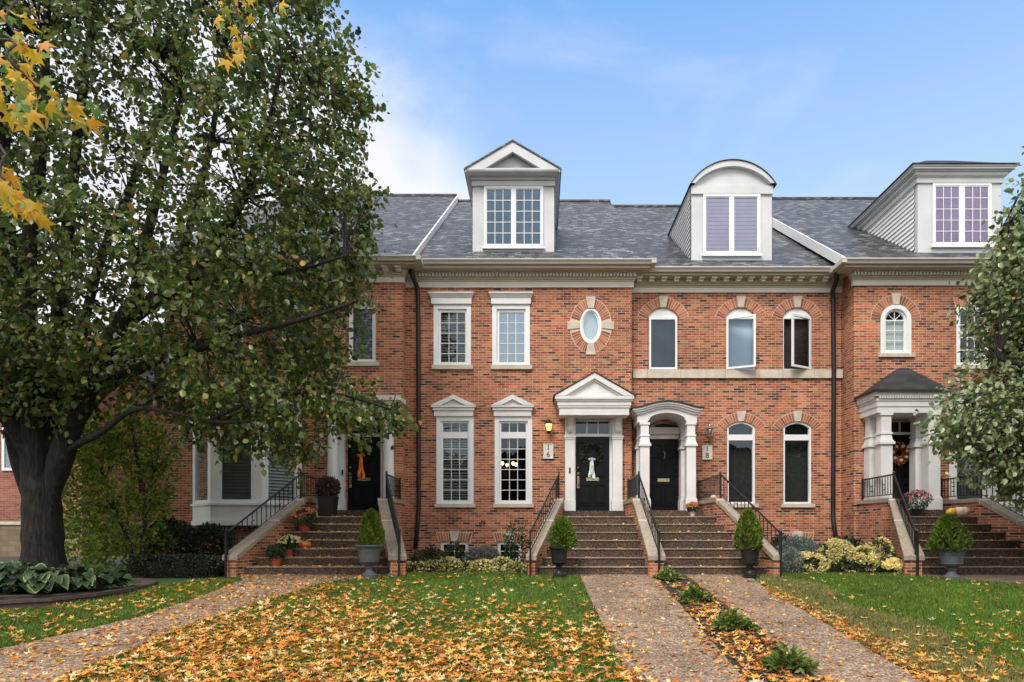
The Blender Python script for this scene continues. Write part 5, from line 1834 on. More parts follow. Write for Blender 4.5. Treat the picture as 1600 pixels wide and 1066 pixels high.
# ---- beds
def mound(name, label, px, y, rx, ry_, rz, n, size, mat, bloom=None, nb=0, cat='shrub', group=None, seed=None, z=None, bsize=.05, lump=.28, **kw):
    x = PX(px, y)
    z = (ground(y) + .02) if z is None else z
    t = thing(name, (x, y, z), label, cat, group)
    sd = seed or int(rng.integers(1 << 20))
    foliage('foliage', t, n, (x, y, z + rz * .62), (rx, ry_, rz), size, mat, zmin=z, seed=sd, lump=lump, **kw)
    if bloom:
        p, v = blob_points(nb, (x, y, z + rz * .62), (rx * 1.03, ry_ * 1.03, rz * 1.05), .86, -.6, lump=lump, seed=sd)
        # flower heads gather in clumps
        cl = unit(np.random.default_rng(sd + 1).normal(size=(26, 3)))
        near = np.max(v @ cl.T, axis=1)
        keep = ((near > .93) | (nb < 1000)) & (p[:, 2] > z)
        p, v = p[keep], v[keep]
        V, Fq = leaf_geo(p, v + rng.normal(size=v.shape) * .9, bsize * (.7 + .6 * rng.random(len(p))), .8, .05)
        np_obj('bloom', V, Fq, bloom, t)
    stems(t, (x, y, z), 5, rz * .8, rx * .5)
    return t


mound('green_shrub', 'low bronze-green shrub against the wall beside the left downspout', 672, 17.0, .46, .4, .34, 1500, .06, 'bronze_leaf')
mound('rose_bush', 'leafy rose bush over the first basement window by the downspout', 712, 17.3, .30, .25, .42, 520, .06, 'shrub_leaf')
mound('dwarf_spruce', 'spreading blue-green dwarf spruce between the two basement windows', 757, 16.9, .55, .45, .36, 3600, .06, 'spruce_leaf', wid=.22, up=.0)
mound('rose_bush', 'loose rose bush against the stair wall over the second basement window', 806, 17.2, .40, .3, .78, 750, .065, 'shrub_leaf', shell=.3)
for i, (px, lab, bl, s) in enumerate([
        (648, 'low green plant flecked yellow beside the left stair pier', 130, 31), (672, 'low flecked plant in front of the bronze-green shrub', 170, 32),
        (700, 'yellow-leaved low plant below the first basement window', 420, 33), (727, 'low flecked plant left of the dwarf spruce', 150, 34),
        (755, 'bright yellow low plant right in front of the dwarf spruce', 480, 35), (782, 'low flecked plant below the second basement window', 260, 36),
        (806, 'low yellow-flecked plant at the foot of the right stair wall', 340, 37)]):
    mound('bedding_plant', lab, px, 15.35 + .15 * (i % 2), .33, .27, .15 + .03 * (i % 3), 520, .05, 'shrub_leaf', 'cream_leaf', int(bl * 1.8), 'plant', 'low yellow-flecked plants in the basement window bed', s)

mound('juniper', 'pale blue-grey juniper spilling beside the right stair railing', 1250, 16.6, .62, .5, .52, 3600, .075, 'juniper_leaf', wid=.22)
mound('juniper', 'small grey juniper low at the foot of the stair pier by the black urn', 1238, 15.4, .30, .3, .35, 1300, .06, 'juniper_leaf', wid=.22)
mound('green_shrub', 'dark glossy green shrub behind the tall yellow flowers', 1312, 17.3, .85, .5, .50, 2600, .075, 'boxwood_leaf', lump=.35)
mound('green_shrub', 'dark green shrub between the stair railing and the basement window', 1222, 17.6, .42, .4, .55, 1200, .07, 'boxwood_leaf')
for i, (px, y, rx, rz, lab, s) in enumerate([
        (1268, 15.5, .40, .44, 'pale yellow flowering mound nearest the grey junipers', 41), (1305, 15.7, .48, .66, 'tallest pale yellow flowering mound, in front of the dark shrub', 42),
        (1345, 15.5, .46, .52, 'pale yellow flowering mound in the middle right of the row', 43), (1372, 15.9, .38, .68, 'tall greener yellow-flowered plant by the brick stair wall', 44),
        (1392, 15.2, .36, .34, 'low pale yellow mound closest to the right stair pier', 45)]):
    t = mound('flowering_mound', lab, px, y, rx, .40, rz * .72, 900, .06, 'shrub_leaf', 'yellow_bloom', 5200 if i != 3 else 3000, 'flowers', 'pale yellow flowering mounds in the right bed', s, clump=.88, bsize=.042, lump=.35) if False else \
        mound('flowering_mound', lab, px, y, rx, .40, rz * .72, 900, .06, 'shrub_leaf', 'yellow_bloom', 5200 if i != 3 else 2600, 'flowers', 'pale yellow flowering mounds in the right bed', s, bsize=.042, lump=.35)

# strip plants between the paths
def clump_plant(px, py, r, lab, n, mat='strip_leaf', size=.10, seed=1):
    x, y = G(px, py)
    z = ground(y) + .01
    t = thing('hellebore', (x, y, z), lab, 'plant', 'leafy plants along the mulch strip')
    g = np.random.default_rng(seed)
    a = g.random(n) * 6.283
    q = r * g.random(n) ** .55 * (1 + .25 * np.sin(a * 3 + seed))
    p = np.stack([x + q * np.cos(a) * .75, y + q * np.sin(a) * .75, z + .04 + np.maximum(r - q, 0) * .75 * g.random(n) + .03 * g.random(n)], 1)
    tip = np.stack([np.cos(a), np.sin(a), .75 - q / r * .8], 1) + g.normal(size=(n, 3)) * .55
    V, Fq = leaf_geo(p, tip, size * (.6 + .7 * g.random(n)), .42)
    np_obj('foliage', V, Fq, mat, t)
    m = MB()
    for i in range(14):
        aa = i * .449
        m.tube([(x, y, z - .02), (x + r * .5 * math.cos(aa), y + r * .5 * math.sin(aa), z + .12)], .006, 4)
    m.build('stem', 'stem_brown', t)
clump_plant(1043, 907, .30, 'leafy plant at the top of the mulch strip, against the brick pier', 420, seed=51, size=.09)
clump_plant(1085, 941, .31, 'second leafy plant down the mulch strip from the brick pier', 460, seed=52)
clump_plant(1144, 983, .33, 'third leafy plant down the mulch strip, largest and brightest', 520, seed=53)
clump_plant(1232, 1046, .30, 'ragged plant in the mulch strip nearest the viewer', 300, seed=54, size=.12)


# hedges at left
def hedge(name, label, x0, x1, y0, y1, z0, h, n, size, mat):
    t = thing(name, ((x0 + x1) / 2, (y0 + y1) / 2, z0), label, 'hedge')
    g = np.random.default_rng(77)
    p = g.random((n, 3)) * 2 - 1
    ax = g.integers(0, 3, n)
    face = np.where(g.random(n) < .8, np.sign(p[np.arange(n), ax]), p[np.arange(n), ax])
    p[np.arange(n), ax] = face
    nrm = np.zeros((n, 3)); nrm[np.arange(n), ax] = np.sign(face)
    # round the corners and leave the clipped surface uneven
    rr = np.power(np.sum(np.abs(p) ** 3.2, axis=1), 1 / 3.2)[:, None]
    p = p / np.maximum(rr, 1) * (1 + .04 * np.sin(p[:, :1] * 9) * np.cos(p[:, 1:2] * 7)) * (.93 + .09 * g.random((n, 1)))
    P_ = np.stack([(x0 + x1) / 2 + p[:, 0] * (x1 - x0) / 2, (y0 + y1) / 2 + p[:, 1] * (y1 - y0) / 2, z0 + h / 2 + p[:, 2] * h / 2], 1)
    k = P_[:, 2] > z0
    V, Fq = leaf_geo(P_[k], (nrm + g.normal(size=(n, 3)) * .8 + np.array([0, 0, .3]))[k], size * (.7 + .6 * g.random(k.sum())), .6)
    np_obj('foliage', V, Fq, mat, t)
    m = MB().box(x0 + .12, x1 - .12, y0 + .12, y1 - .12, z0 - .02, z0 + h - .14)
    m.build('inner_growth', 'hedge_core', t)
hedge('boxwood_hedge', 'low dark clipped hedge running to the left stair pier', -8.9, -6.85, 14.3, 15.1, -.02, .46, 5200, .045, 'boxwood_leaf')
mound('dark_shrub', 'rounded dark shrub below the left side of the white bay window', 268, 16.4, .62, .55, .82, 3600, .07, 'boxwood_leaf', lump=.2)
mound('dark_shrub', 'rounded dark shrub below the white bay window, next to the stair railing', 326, 16.3, .66, .55, .78, 3600, .07, 'boxwood_leaf', lump=.25)

# ---- raised hosta bed round the big tree
bed = [G(-260, 978), G(-100, 966), G(0, 954), G(80, 948), G(150, 938), G(205, 927), G(237, 917.5)]
bed2 = bed + [(PX(243, 13.75), 13.75), (PX(238, 14.0), 14.0), (PX(215, 14.3), 14.3)]
def bed_wall():
    m = MB()
    t = thing('garden_wall', (bed2[3][0], bed2[3][1], ground(bed2[3][1])), 'low brown stone edging wall curving round the hosta bed', 'wall')
    pts = [Vector((x, y, 0)) for x, y in bed2]
    c = MB()
    for mb, hh0, hh1, th, o in ((m, -.1, .03, .20, 0), (c, .032, .09, .26, .03)):
        k = 0
        for i, p in enumerate(pts):
            tg = (pts[min(i + 1, len(pts) - 1)] - pts[max(0, i - 1)]).normalized()
            nr = Vector((-tg.y, tg.x, 0))
            z = ground(p.y) * .55 + ground(13.0) * .45
            a, b = p - nr * o, p + nr * (th - o)
            zl = ground(p.y)
            mb.v += [(a.x, a.y, (zl if hh0 < 0 else z) + hh0), (a.x, a.y, z + hh1), (b.x, b.y, z + hh1), (b.x, b.y, (zl if hh0 < 0 else z) + hh0)]
        n = len(pts)
        for i in range(n - 1):
            for j in range(4):
                mb.f.append((i * 4 + j, i * 4 + (j + 1) % 4, (i + 1) * 4 + (j + 1) % 4, (i + 1) * 4 + j))
        mb.f += [(0, 1, 2, 3), tuple(4 * (n - 1) + j for j in (3, 2, 1, 0))]
    m.build('stone_course', 'edging_stone', t)
    c.build('coping', 'edging_stone', t)
bed_wall()
s = MB()
bp = [(x, y + .1) for x, y in bed2] + [(-9.5, 15.6), (-19, 16.2), (-19, 11.5)]
s.prism(bp, -.45, -.13, 'z')
setp(s.build('planting_bed', 'soil'), 'raised soil bed round the trunk of the big tree', 'bed', kind='structure')


def hosta(x, y, z, r, lab, seed):
    t = thing('hosta', (x, y, z), lab, 'plant', 'hostas in the raised bed')
    g = np.random.default_rng(seed)
    n = 85
    gm, mm = [], []
    for k, (mat, sc, off) in enumerate((('hosta_leaf', .80, .004), ('hosta_margin', 1.0, 0))):
        g = np.random.default_rng(seed)
        V, Fq = [], []
        for i in range(n):
            a = g.random() * 6.283
            tw = g.normal() * .45
            el = .2 + g.random() * 1.15
            ln = r * (.24 + .26 * g.random())
            rb = r * (.05 + .62 * g.random())
            base = Vector((x + rb * math.cos(a), y + rb * math.sin(a), z + .03 + (.15 + .6 * g.random()) * r * math.sin(el)))
            dirv = Vector((math.cos(a) * math.cos(el * .4), math.sin(a) * math.cos(el * .4), math.sin(el * .8) * .7))
            side = Vector((-math.sin(a), math.cos(a), tw)).normalized()
            up = Vector((0, 0, 1))
            k0 = len(V)
            W = ln * (.34 + .12 * g.random())
            for q in range(6):
                u = q / 5
                w = W * math.sin(math.pi * (u * .88 + .10)) ** .8 * sc
                uu = .5 + (u - .5) * (sc if k == 0 else 1)
                c = base + dirv * ln * uu + up * (-.62 * ln * uu * uu * (.5 + el) + off)
                V += [tuple(c - side * w + up * w * .3), tuple(c), tuple(c + side * w + up * w * .3)]
            for q in range(5):
                for j in range(2): Fq.append((k0 + q * 3 + j, k0 + q * 3 + j + 1, k0 + q * 3 + j + 4, k0 + q * 3 + j + 3))
        np_obj('leaf' if k == 0 else 'leaf_margin', np.array(V), np.array(Fq), mat if seed % 3 else 'hosta_leaf', t, smooth=True)
hp = [(30, 12.0, 'plain green hosta at the front left of the raised bed'), (62, 11.95, 'white-edged hosta low in front of the trunk, nearest the coping'),
      (5, 12.6, 'hosta at the left picture edge of the raised bed'), (95, 12.4, 'tall plain green hosta against the trunk base'),
      (45, 12.7, 'hosta just left of the trunk in the raised bed'), (130, 12.35, 'small narrow-leaved hosta right of the trunk'),
      (165, 12.75, 'plain green hosta toward the right end of the raised bed'), (118, 13.1, 'hosta tucked behind the trunk to its right'), (-30, 12.1, 'hosta cut off by the left picture edge')]
for i, (px, y, lab) in enumerate(hp):
    hosta(PX(px, y), y, max(ground(y), -.13) + .02, (.58, .62, .62, .56, .66, .40, .46, .52, .6)[i], lab, 300 + i)


# ================================================================== trees
def wood(parent, limbs, n=10, name='trunk', mat='bark'):
    m = MB()
    for pts, rad in limbs:
        # smooth each limb with a Catmull-Rom curve
        P_ = [Vector(p) for p in pts]
        out, rr = [], []
        for i in range(len(P_) - 1):
            p0, p1, p2, p3 = P_[max(0, i - 1)], P_[i], P_[i + 1], P_[min(len(P_) - 1, i + 2)]
            for k in range(4):
                t = k / 4
                out.append(.5 * ((2 * p1) + (p2 - p0) * t + (2 * p0 - 5 * p1 + 4 * p2 - p3) * t * t + (3 * p1 - p0 - 3 * p2 + p3) * t ** 3))
                rr.append(lerp(rad[i], rad[i + 1], t) * (1 + .05 * random.uniform(-1, 1)))
        out.append(P_[-1]); rr.append(rad[-1])
        m.tube(out, rr, n)
    return m.build(name, mat, parent, smooth=True)


def in_poly(x, y, poly):
    inside = np.zeros(len(x), bool)
    n = len(poly)
    j = n - 1
    for i in range(n):
        xi, yi = poly[i]; xj, yj = poly[j]
        c = ((yi > y) != (yj > y)) & (x < (xj - xi) * (y - yi) / (yj - yi + 1e-12) + xi)
        inside ^= c
        j = i
    return inside


def edge_dist(x, y, poly):
    dmin = np.full(len(x), 1e9)
    n = len(poly)
    for i in range(n):
        ax, ay = poly[i]; bx, by = poly[(i + 1) % n]
        dx, dy = bx - ax, by - ay
        t = np.clip(((x - ax) * dx + (y - ay) * dy) / (dx * dx + dy * dy + 1e-12), 0, 1)
        dmin = np.minimum(dmin, np.hypot(x - ax - t * dx, y - ay - t * dy))
    return dmin


def big_crown(parent, outline, dc, nclus, per, leaf, mat, thick, skel, seed, ymin=None, holes=None, spray=.55, twig_mat='bark'):
    """outline: world (x,z) silhouette polygon of the crown at depth dc; leaf sprays through its volume"""
    g = np.random.default_rng(seed)
    xs = [p[0] for p in outline]; zs = [p[1] for p in outline]
    C = []
    while len(C) < nclus:
        x = g.uniform(min(xs), max(xs), 4000); z = g.uniform(min(zs), max(zs), 4000)
        ok = in_poly(x, z, outline)
        x, z = x[ok], z[ok]
        e = edge_dist(x, z, outline)
        hth = np.minimum(thick, .35 + e * 1.15)
        u = g.uniform(-1, 1, len(x))
        u = np.sign(u) * np.abs(u) ** .7
        y = dc + hth * u
        if holes is not None:
            keep = g.random(len(x)) > np.clip(holes(x, z), 0, .95)
            x, y, z = x[keep], y[keep], z[keep]
        for q in zip(x, y, z): C.append(q)
    C = np.array(C[:nclus])
    sk = np.array([tuple(p) for p in skel])
    n = nclus * per
    base = np.repeat(C, per, axis=0)
    # every spray hangs along its own twig direction
    out = C - np.array([np.mean(xs), dc, np.mean(zs) - 2.0])
    tw = unit(unit(out) * .9 + g.normal(size=C.shape) * .55 + np.array([0, 0, -.12]))
    twr = np.repeat(tw, per, axis=0)
    t = g.random((n, 1))
    pos = base + twr * (t - .35) * spray * 1.5 + g.normal(size=(n, 3)) * spray * .17
    tip = twr * .5 + g.normal(size=(n, 3)) * .6 + np.array([0, 0, -.55])
    V, Fq = leaf_geo(pos, tip, leaf * (.5 + .85 * g.random(n) ** 1.2), .66, .10)
    cr = np_obj('crown', V, Fq, mat, parent)
    m = MB()
    for c, d_ in zip(C[::4], tw[::4]):
        k = sk[np.argmin(np.sum((sk - c) ** 2, axis=1) * np.where(sk[:, 2] > c[2] + .6, 3, 1))]
        a = Vector(k); b = Vector(c)
        if (b - a).length > 4.5: a = b + (a - b).normalized() * 2.0
        mid = a.lerp(b, .5) + Vector((random.uniform(-.2, .2), random.uniform(-.2, .2), .25))
        e = b + Vector(d_) * spray * .8
        ln = (b - a).length
        m.tube([a, mid, b, e], [.009 + .005 * ln, .007 + .003 * ln, .006, .003], 4, cap=False)
    m.build('twigs', twig_mat, parent, recalc=False)
    return cr


# ---- big callery pear at left
TD = 13.0
def T(px, py, d): return P(px, py, d)
pear = thing('pear_tree', (PX(72, 13.2), 13.2, 0.0), 'large spreading dark green tree with a thick dark trunk at the left', 'tree', 'pear trees in the front gardens')
limbs = [
    ([(PX(70, 13.2), 13.2, -.25), T(68, 890, 13.2), T(67, 840, 13.2), T(65, 780, 13.2), T(63, 735, 13.2), T(62, 690, 13.2), T(62, 640, 13.25)], [.50, .40, .345, .32, .335, .32, .16]),
    ([T(50, 790, 13.25), T(32, 700, 13.3), T(24, 610, 13.4), T(18, 480, 13.5), T(12, 370, 13.6), T(6, 200, 13.7), T(16, 40, 13.8)], [.12, .22, .20, .17, .14, .10, .05]),
    ([T(60, 760, 13.1), T(50, 660, 12.95), T(45, 560, 12.9), T(42, 430, 12.85), T(54, 320, 12.8), T(66, 200, 12.7), T(72, 60, 12.6), T(80, -80, 12.6)], [.2, .22, .18, .15, .13, .10, .07, .04]),
    ([T(76, 760, 13.4), T(80, 650, 13.5), T(86, 560, 13.6), T(98, 440, 13.8), T(112, 300, 14.0), T(128, 150, 14.2), T(150, 0, 14.3), T(170, -120, 14.3)], [.2, .21, .16, .13, .11, .09, .06, .04]),
    ([T(76, 800, 13.15), T(94, 720, 13.05), T(122, 640, 12.9), T(154, 572, 12.8), T(192, 500, 12.7), T(212, 462, 12.6), T(222, 400, 12.5), T(250, 290, 12.4), T(285, 150, 12.3)], [.10, .215, .20, .175, .15, .125, .10, .07, .04]),
    ([T(140, 600, 12.9), T(180, 520, 12.9), T(226, 480, 12.8), T(272, 449, 12.7), T(312, 420, 12.6), T(340, 375, 12.5), T(380, 310, 12.4), T(420, 200, 12.3), T(440, 90, 12.2)], [.10, .16, .15, .135, .12, .10, .075, .055, .03]),
    ([T(310, 422, 12.6), T(345, 440, 12.4), T(400, 432, 12.2), T(470, 420, 12.0), T(540, 400, 11.9)], [.07, .075, .06, .04, .02]),
    ([T(104, 705, 12.95), T(130, 690, 12.75), T(160, 675, 12.5), T(210, 640, 12.3), T(270, 645, 12.1), T(340, 660, 12.0), T(420, 655, 11.8)], [.05, .068, .056, .046, .036, .028, .016]),
    ([T(146, 596, 12.8), T(230, 570, 12.4), T(310, 545, 12.1), T(380, 522, 11.9), T(470, 500, 11.8), T(560, 470, 11.7)], [.06, .075, .065, .05, .04, .02]),
    ([T(54, 740, 13.1), T(20, 660, 12.8), T(-50, 570, 12.6), T(-160, 480, 12.4)], [.1, .17, .12, .06]),
    ([T(60, 740, 13.5), T(15, 620, 14.3), T(-80, 480, 15.0), T(-140, 330, 15.3)], [.12, .15, .1, .05]),
    ([T(90, 720, 13.5), T(160, 610, 14.3), T(260, 560, 15.0), T(380, 500, 15.4), T(500, 430, 15.6)], [.1, .13, .09, .06, .03]),
    ([T(104, 640, 13.4), T(150, 430, 14.1), T(200, 300, 14.6), T(260, 160, 14.9), T(300, 20, 15.0)], [.08, .09, .075, .06, .03]),
    ([T(270, 452, 12.75), T(300, 340, 12.9), T(330, 220, 13.1), T(350, 80, 13.2), T(370, -60, 13.3)], [.07, .07, .055, .04, .025]),
    ([T(330, 655, 12.0), T(420, 620, 12.3), T(520, 615, 12.5), T(610, 640, 12.6)], [.03, .035, .025, .012]),
]
wood(pear, limbs)
# flaring roots
m = MB()
for a in range(0, 360, 52):
    c = Vector((PX(72, 13.2), 13.2, 0))
    e = Vector((math.cos(R(a)), math.sin(R(a)), 0))
    m.tube([c + e * .28 + Vector((0, 0, .30)), c + e * .40 + Vector((0, 0, .0)), c + e * .58 + Vector((0, 0, -.2))], [.10, .11, .06], 8)
m.build('root_flare', 'bark', pear, smooth=True)
skel = [p for pts, rad in limbs for p in pts[2:]]
outl_px = [(-330, 600), (-420, 300), (-380, -20), (-250, -230), (0, -330), (260, -300), (420, -170), (492, -10), (534, 90), (572, 150), (552, 235), (570, 290), (580, 350), (560, 400),
           (582, 440), (560, 480), (525, 530), (535, 575), (590, 615), (618, 650), (605, 680), (560, 672), (500, 690), (450, 715), (400, 700), (340, 680), (270, 640), (200, 640), (120, 650), (0, 655), (-150, 670)]
outline = [(PX(a, TD), PZ(b, TD)) for a, b in outl_px]
def pear_holes(x, z):
    px = CX + x * F / TD; py = CY - (z - EYE) * F / TD
    h = np.zeros(len(x))
    for cx, cy, rx, ry_, k in ((205, 480, 40, 55, .96), (215, 220, 120, 90, .5), (30, 260, 45, 60, .85), (300, 110, 70, 60, .35), (10, 430, 60, 40, .7), (295, 385, 35, 30, .8), (235, 610, 40, 20, .7), (120, 150, 120, 120, .5), (230, 130, 110, 70, .5), (60, 330, 60, 60, .6), (350, 230, 50, 40, .5), (150, 330, 70, 50, .45)):
        h = np.maximum(h, k * (((px - cx) / rx) ** 2 + ((py - cy) / ry_) ** 2 < 1))
    return h
big_crown(pear, outline, TD, 3900, 27, .124, 'pear_leaf', 2.5, skel, 5, holes=pear_holes)
# hanging sprays at the lower edge
nest_c = P(256, 78, 12.4)
n = thing('bird_nest', nest_c, 'dark ball-shaped bird nest high in the big tree', 'nest')
m = MB()
for i in range(260):
    v = Vector([random.gauss(0, 1) for _ in range(3)]).normalized()
    w = v.cross(Vector([random.gauss(0, 1) for _ in range(3)])).normalized()
    c = Vector(nest_c) + Vector((v.x * .2, v.y * .2, v.z * .15)) * random.uniform(.6, 1.05)
    m.tube([c - w * .14 - v * .02, c + v * .015, c + w * .14 - v * .02], .006, 3)
m.build('twigs', 'nest_twig', n, recalc=False)
MB().lathe([(.01, -.14), (.12, -.10), (.17, 0), (.12, .10), (.01, .12)], *nest_c, 10).build('core', 'nest_twig', n)

# ---- pear tree cut by the right picture edge
RD = 13.0
rt = thing('pear_tree', (PX(1790, RD), RD, ground(RD)), 'green tree cut off by the right picture edge', 'tree', 'pear trees in the front gardens')
rl = [([(PX(1790, RD), RD, ground(RD) - .1), T(1790, 850, RD), T(1790, 720, RD), T(1790, 600, RD), T(1795, 420, RD), T(1800, 250, RD)], [.30, .24, .22, .18, .11, .04]),
      ([T(1790, 720, RD), T(1720, 650, RD - .3), T(1640, 590, RD - .5), T(1560, 560, RD - .6)], [.14, .10, .07, .03]),
      ([T(1790, 640, RD), T(1700, 520, RD + .3), T(1620, 430, RD + .4), T(1560, 370, RD + .5)], [.13, .09, .06, .03]),
      ([T(1790, 760, RD), T(1700, 730, RD - .2), T(1600, 710, RD - .4), T(1520, 700, RD - .5)], [.11, .08, .05, .03]),
      ([T(1790, 560, RD), T(1850, 440, RD), T(1900, 330, RD)], [.12, .08, .04])]
wood(rt, rl)
ro = [(1655, 230), (1622, 295), (1592, 330), (1592, 375), (1550, 415), (1534, 455), (1566, 510), (1548, 565), (1525, 600), (1512, 640), (1482, 665), (1502, 695), (1515, 715), (1560, 730), (1590, 745), (1660, 775), (1790, 790), (1950, 740),
      (2040, 560), (2020, 380), (1930, 230), (1800, 130), (1700, 150)]
big_crown(rt, [(PX(a, RD), PZ(b, RD)) for a, b in ro], RD, 2800, 26, .115, 'pear_leaf_fresh', 2.0, [p for pts, r_ in rl for p in pts[1:]], 6)

# ---- small light green tree by the drive
sx, sy = PX(200, 15.5), 15.5
st_ = thing('small_tree', (sx, sy, 0), 'small light green feathery tree between the big trunk and the bay window', 'tree')
sl_ = [([(sx + .1, sy, -.1), T(226, 850, sy), T(222, 770, sy), T(212, 700, sy), T(205, 650, sy)], [.07, .06, .05, .035, .015]),
       ([(sx + .0, sy, -.1), T(205, 860, sy), T(182, 800, sy), T(160, 740, sy), T(150, 690, sy)], [.05, .045, .04, .03, .012]),
       ([T(222, 790, sy), T(240, 740, sy), T(250, 690, sy)], [.035, .025, .01])]
wood(st_, sl_, 8, mat='bark_grey')
so = [(105, 860), (112, 790), (100, 740), (118, 690), (150, 660), (190, 640), (235, 655), (262, 690), (268, 740), (250, 790), (255, 840), (235, 880), (200, 900), (150, 902), (115, 895)]
big_crown(st_, [(PX(a, sy), PZ(b, sy)) for a, b in so], sy, 600, 20, .085, 'japanese_leaf', 1.1, [p for pts, r_ in sl_ for p in pts[1:]], 8, spray=.30, twig_mat='bark_grey')

# ---- maple with yellow leaves reaching into the top left corner, close to the viewer
def star_leaf(n_lobes=5):
    pts = []
    L5 = [(-150, .35), (-118, .62), (-95, .34), (-62, .85), (-30, .40), (0, 1.0), (30, .40), (62, .85), (95, .34), (118, .62), (150, .35), (180, .12)]
    return [(r * math.sin(R(a)), r * math.cos(R(a))) for a, r in L5]
STAR = np.array(star_leaf())


def star_geo(pos, tip, nor, size, curl, lens=None):
    n, k = len(pos), len(STAR)
    tip = unit(tip)
    side = unit(np.cross(tip, nor))
    nn = np.cross(side, tip)
    sq = np.sum(STAR ** 2, axis=1)
    V = np.empty((n, k + 1, 3))
    V[:, 0] = pos
    stretch = .7 + .5 * rng.random((n, 1))
    bend = rng.normal(size=(n, 2)) * .25
    for i in range(k):
        a, b = STAR[i]
        hgt = curl * sq[i] + (bend[:, 0] * a + bend[:, 1] * b) * sq[i] * .6 + rng.normal(size=n) * .09 * (sq[i] > .3)
        V[:, i + 1] = pos + size[:, None] * (side * a * stretch + tip * b + nn * hgt[:, None])
    idx = np.arange(n)[:, None] * (k + 1)
    Fq = np.concatenate([idx + np.array([[0, 1 + i, 1 + (i + 1) % k]]) for i in range(k)])
    return V.reshape(-1, 3), Fq


mp = thing('maple_tree', (-4.6, 1.6, ground(1.6)), 'maple with yellow and green leaves hanging into the top left corner', 'tree')
d1 = 2.9
ml = [([(-4.6, 1.6, ground(1.6) - .1), (-4.6, 1.6, 1.0), (-4.5, 1.7, 3.0), (-4.4, 1.8, 5.0)], [.24, .19, .16, .10]),
      ([(-4.5, 1.7, 2.9), (-3.6, 2.3, 3.35), T(-30, -40, 2.9), T(10, 30, 2.9), T(45, 85, 2.9)], [.03, .016, .007, .005, .003]),
      ([(-4.5, 1.7, 2.3), (-3.7, 2.3, 2.6), T(-40, 60, 2.7), T(10, 90, 2.7), T(60, 140, 2.75)], [.03, .015, .007, .005, .003]),
      ([(-4.5, 1.7, 2.0), (-3.6, 2.2, 2.15), T(-60, 220, 2.6), T(0, 275, 2.6), T(50, 320, 2.6)], [.03, .014, .007, .005, .003]),
      ([(-4.4, 1.8, 4.4), (-3.4, 3.0, 4.4), T(250, -120, 3.9), T(350, -20, 3.9), T(378, 50, 3.9), T(375, 80, 3.9)], [.06, .045, .02, .01, .005, .003])]
wood(mp, ml, 7, mat='bark_grey')
g = np.random.default_rng(91)
cl = []
def along(a, b, d, n, sp):
    for i in range(n):
        u = g.random()
        px = lerp(a[0], b[0], u) + g.normal() * sp; py = lerp(a[1], b[1], u) + g.normal() * sp
        cl.append(tuple(P(px, py, d + g.normal() * .18)))
along((0, 30), (50, 90), 2.9, 24, 17)
along((0, 115), (135, 175), 2.9, 38, 16)
along((0, 165), (60, 200), 2.8, 14, 17)
along((-5, 250), (15, 300), 2.7, 9, 12)
along((0, 300), (70, 345), 2.6, 30, 14)
along((355, 5), (385, 70), 3.9, 16, 13)
along((345, 85), (395, 90), 3.9, 8, 8)
along((340, -10), (470, 10), 4.0, 9, 10)
cl = np.array(cl)
n = len(cl)
tip = np.array([.35, .1, -1.0]) + g.normal(size=(n, 3)) * np.array([.35, .35, .25])
nor = np.array([.1, -1.0, .35]) + g.normal(size=(n, 3)) * .85
V, Fq = star_geo(cl, tip, unit(nor), .034 + .030 * g.random(n), -.45)
np_obj('crown', V, Fq, 'maple_leaf', mp)


# ================================================================== grass and fallen leaves
LA = [(-3.4, 14.7), (0.88, 14.78), (.91, 12.5), (1.02, 7.6), (1.06, 5.6), (G(60, 1085)[0], 6.4), G(140, 1043), G(200, 1021), G(250, 996), G(312, 974), G(422, 937), G(505, 912)]
LB = [(4.66, 14.72), (5.4, 14.95), (7.9, 14.95), (8.6, 14.3), (11.5, 12.85), (16, 12), (14, 8), (11, 5.6), (4.31, 5.6), (4.36, 7.6), (4.43, 10.5), (4.5, 13.4)]
LC = [G(238, 919), (-6.9, 14.2), G(380, 907), G(312, 934), G(219, 965), G(125, 987), G(19, 1012), G(-150, 1045), G(-150, 970), G(0, 956), G(80, 950), G(150, 940), G(205, 929)]
LD = [(-2.8, 15.0), (-.3, 15.0), (.0, 14.78), (-3.3, 14.7)]


def scatter_grass(name, polys, n, mat, label, patch, hmul=1.0):
    out = []
    for poly, k in polys:
        xs = [p[0] for p in poly]; ys = [p[1] for p in poly]
        got = []
        tot = 0
        while tot < int(n * k):
            x = rng.uniform(min(xs), max(xs), 60000); y = rng.uniform(min(ys), max(ys), 60000)
            ok = in_poly(x, y, poly) & (np.abs(x) < .86 * y + .6)
            # blades thin out with distance, where they cover less of the picture
            ok &= rng.random(len(x)) < np.clip(1.15 - (y - 7) * .06, .5, 1)
            ok &= patch(x, y, rng.random(len(x)))
            q = np.stack([x[ok], y[ok]], 1)
            got.append(q); tot += len(q)
        out.append(np.concatenate(got)[:int(n * k)])
    xy = np.concatenate(out)
    m = len(xy)
    z = np.where(xy[:, 1] >= 14.8, 0, -SL * (14.8 - np.maximum(xy[:, 1], 6)))
    b = np.column_stack([xy, z])
    a = rng.random(m) * 6.283
    h = (.035 + .045 * rng.random(m)) * hmul
    w = .0055 + .004 * rng.random(m)
    lean = rng.normal(size=(m, 2)) * .024
    s = np.column_stack([np.cos(a), np.sin(a), np.zeros(m)]) * w[:, None]
    V = np.empty((m, 3, 3))
    V[:, 0] = b - s; V[:, 1] = b + s
    V[:, 2] = b + np.column_stack([lean, h])
    o = np_obj(name, V.reshape(-1, 3), np.arange(m * 3).reshape(m, 3), mat)
    return setp(o, label, 'grass', kind='stuff')


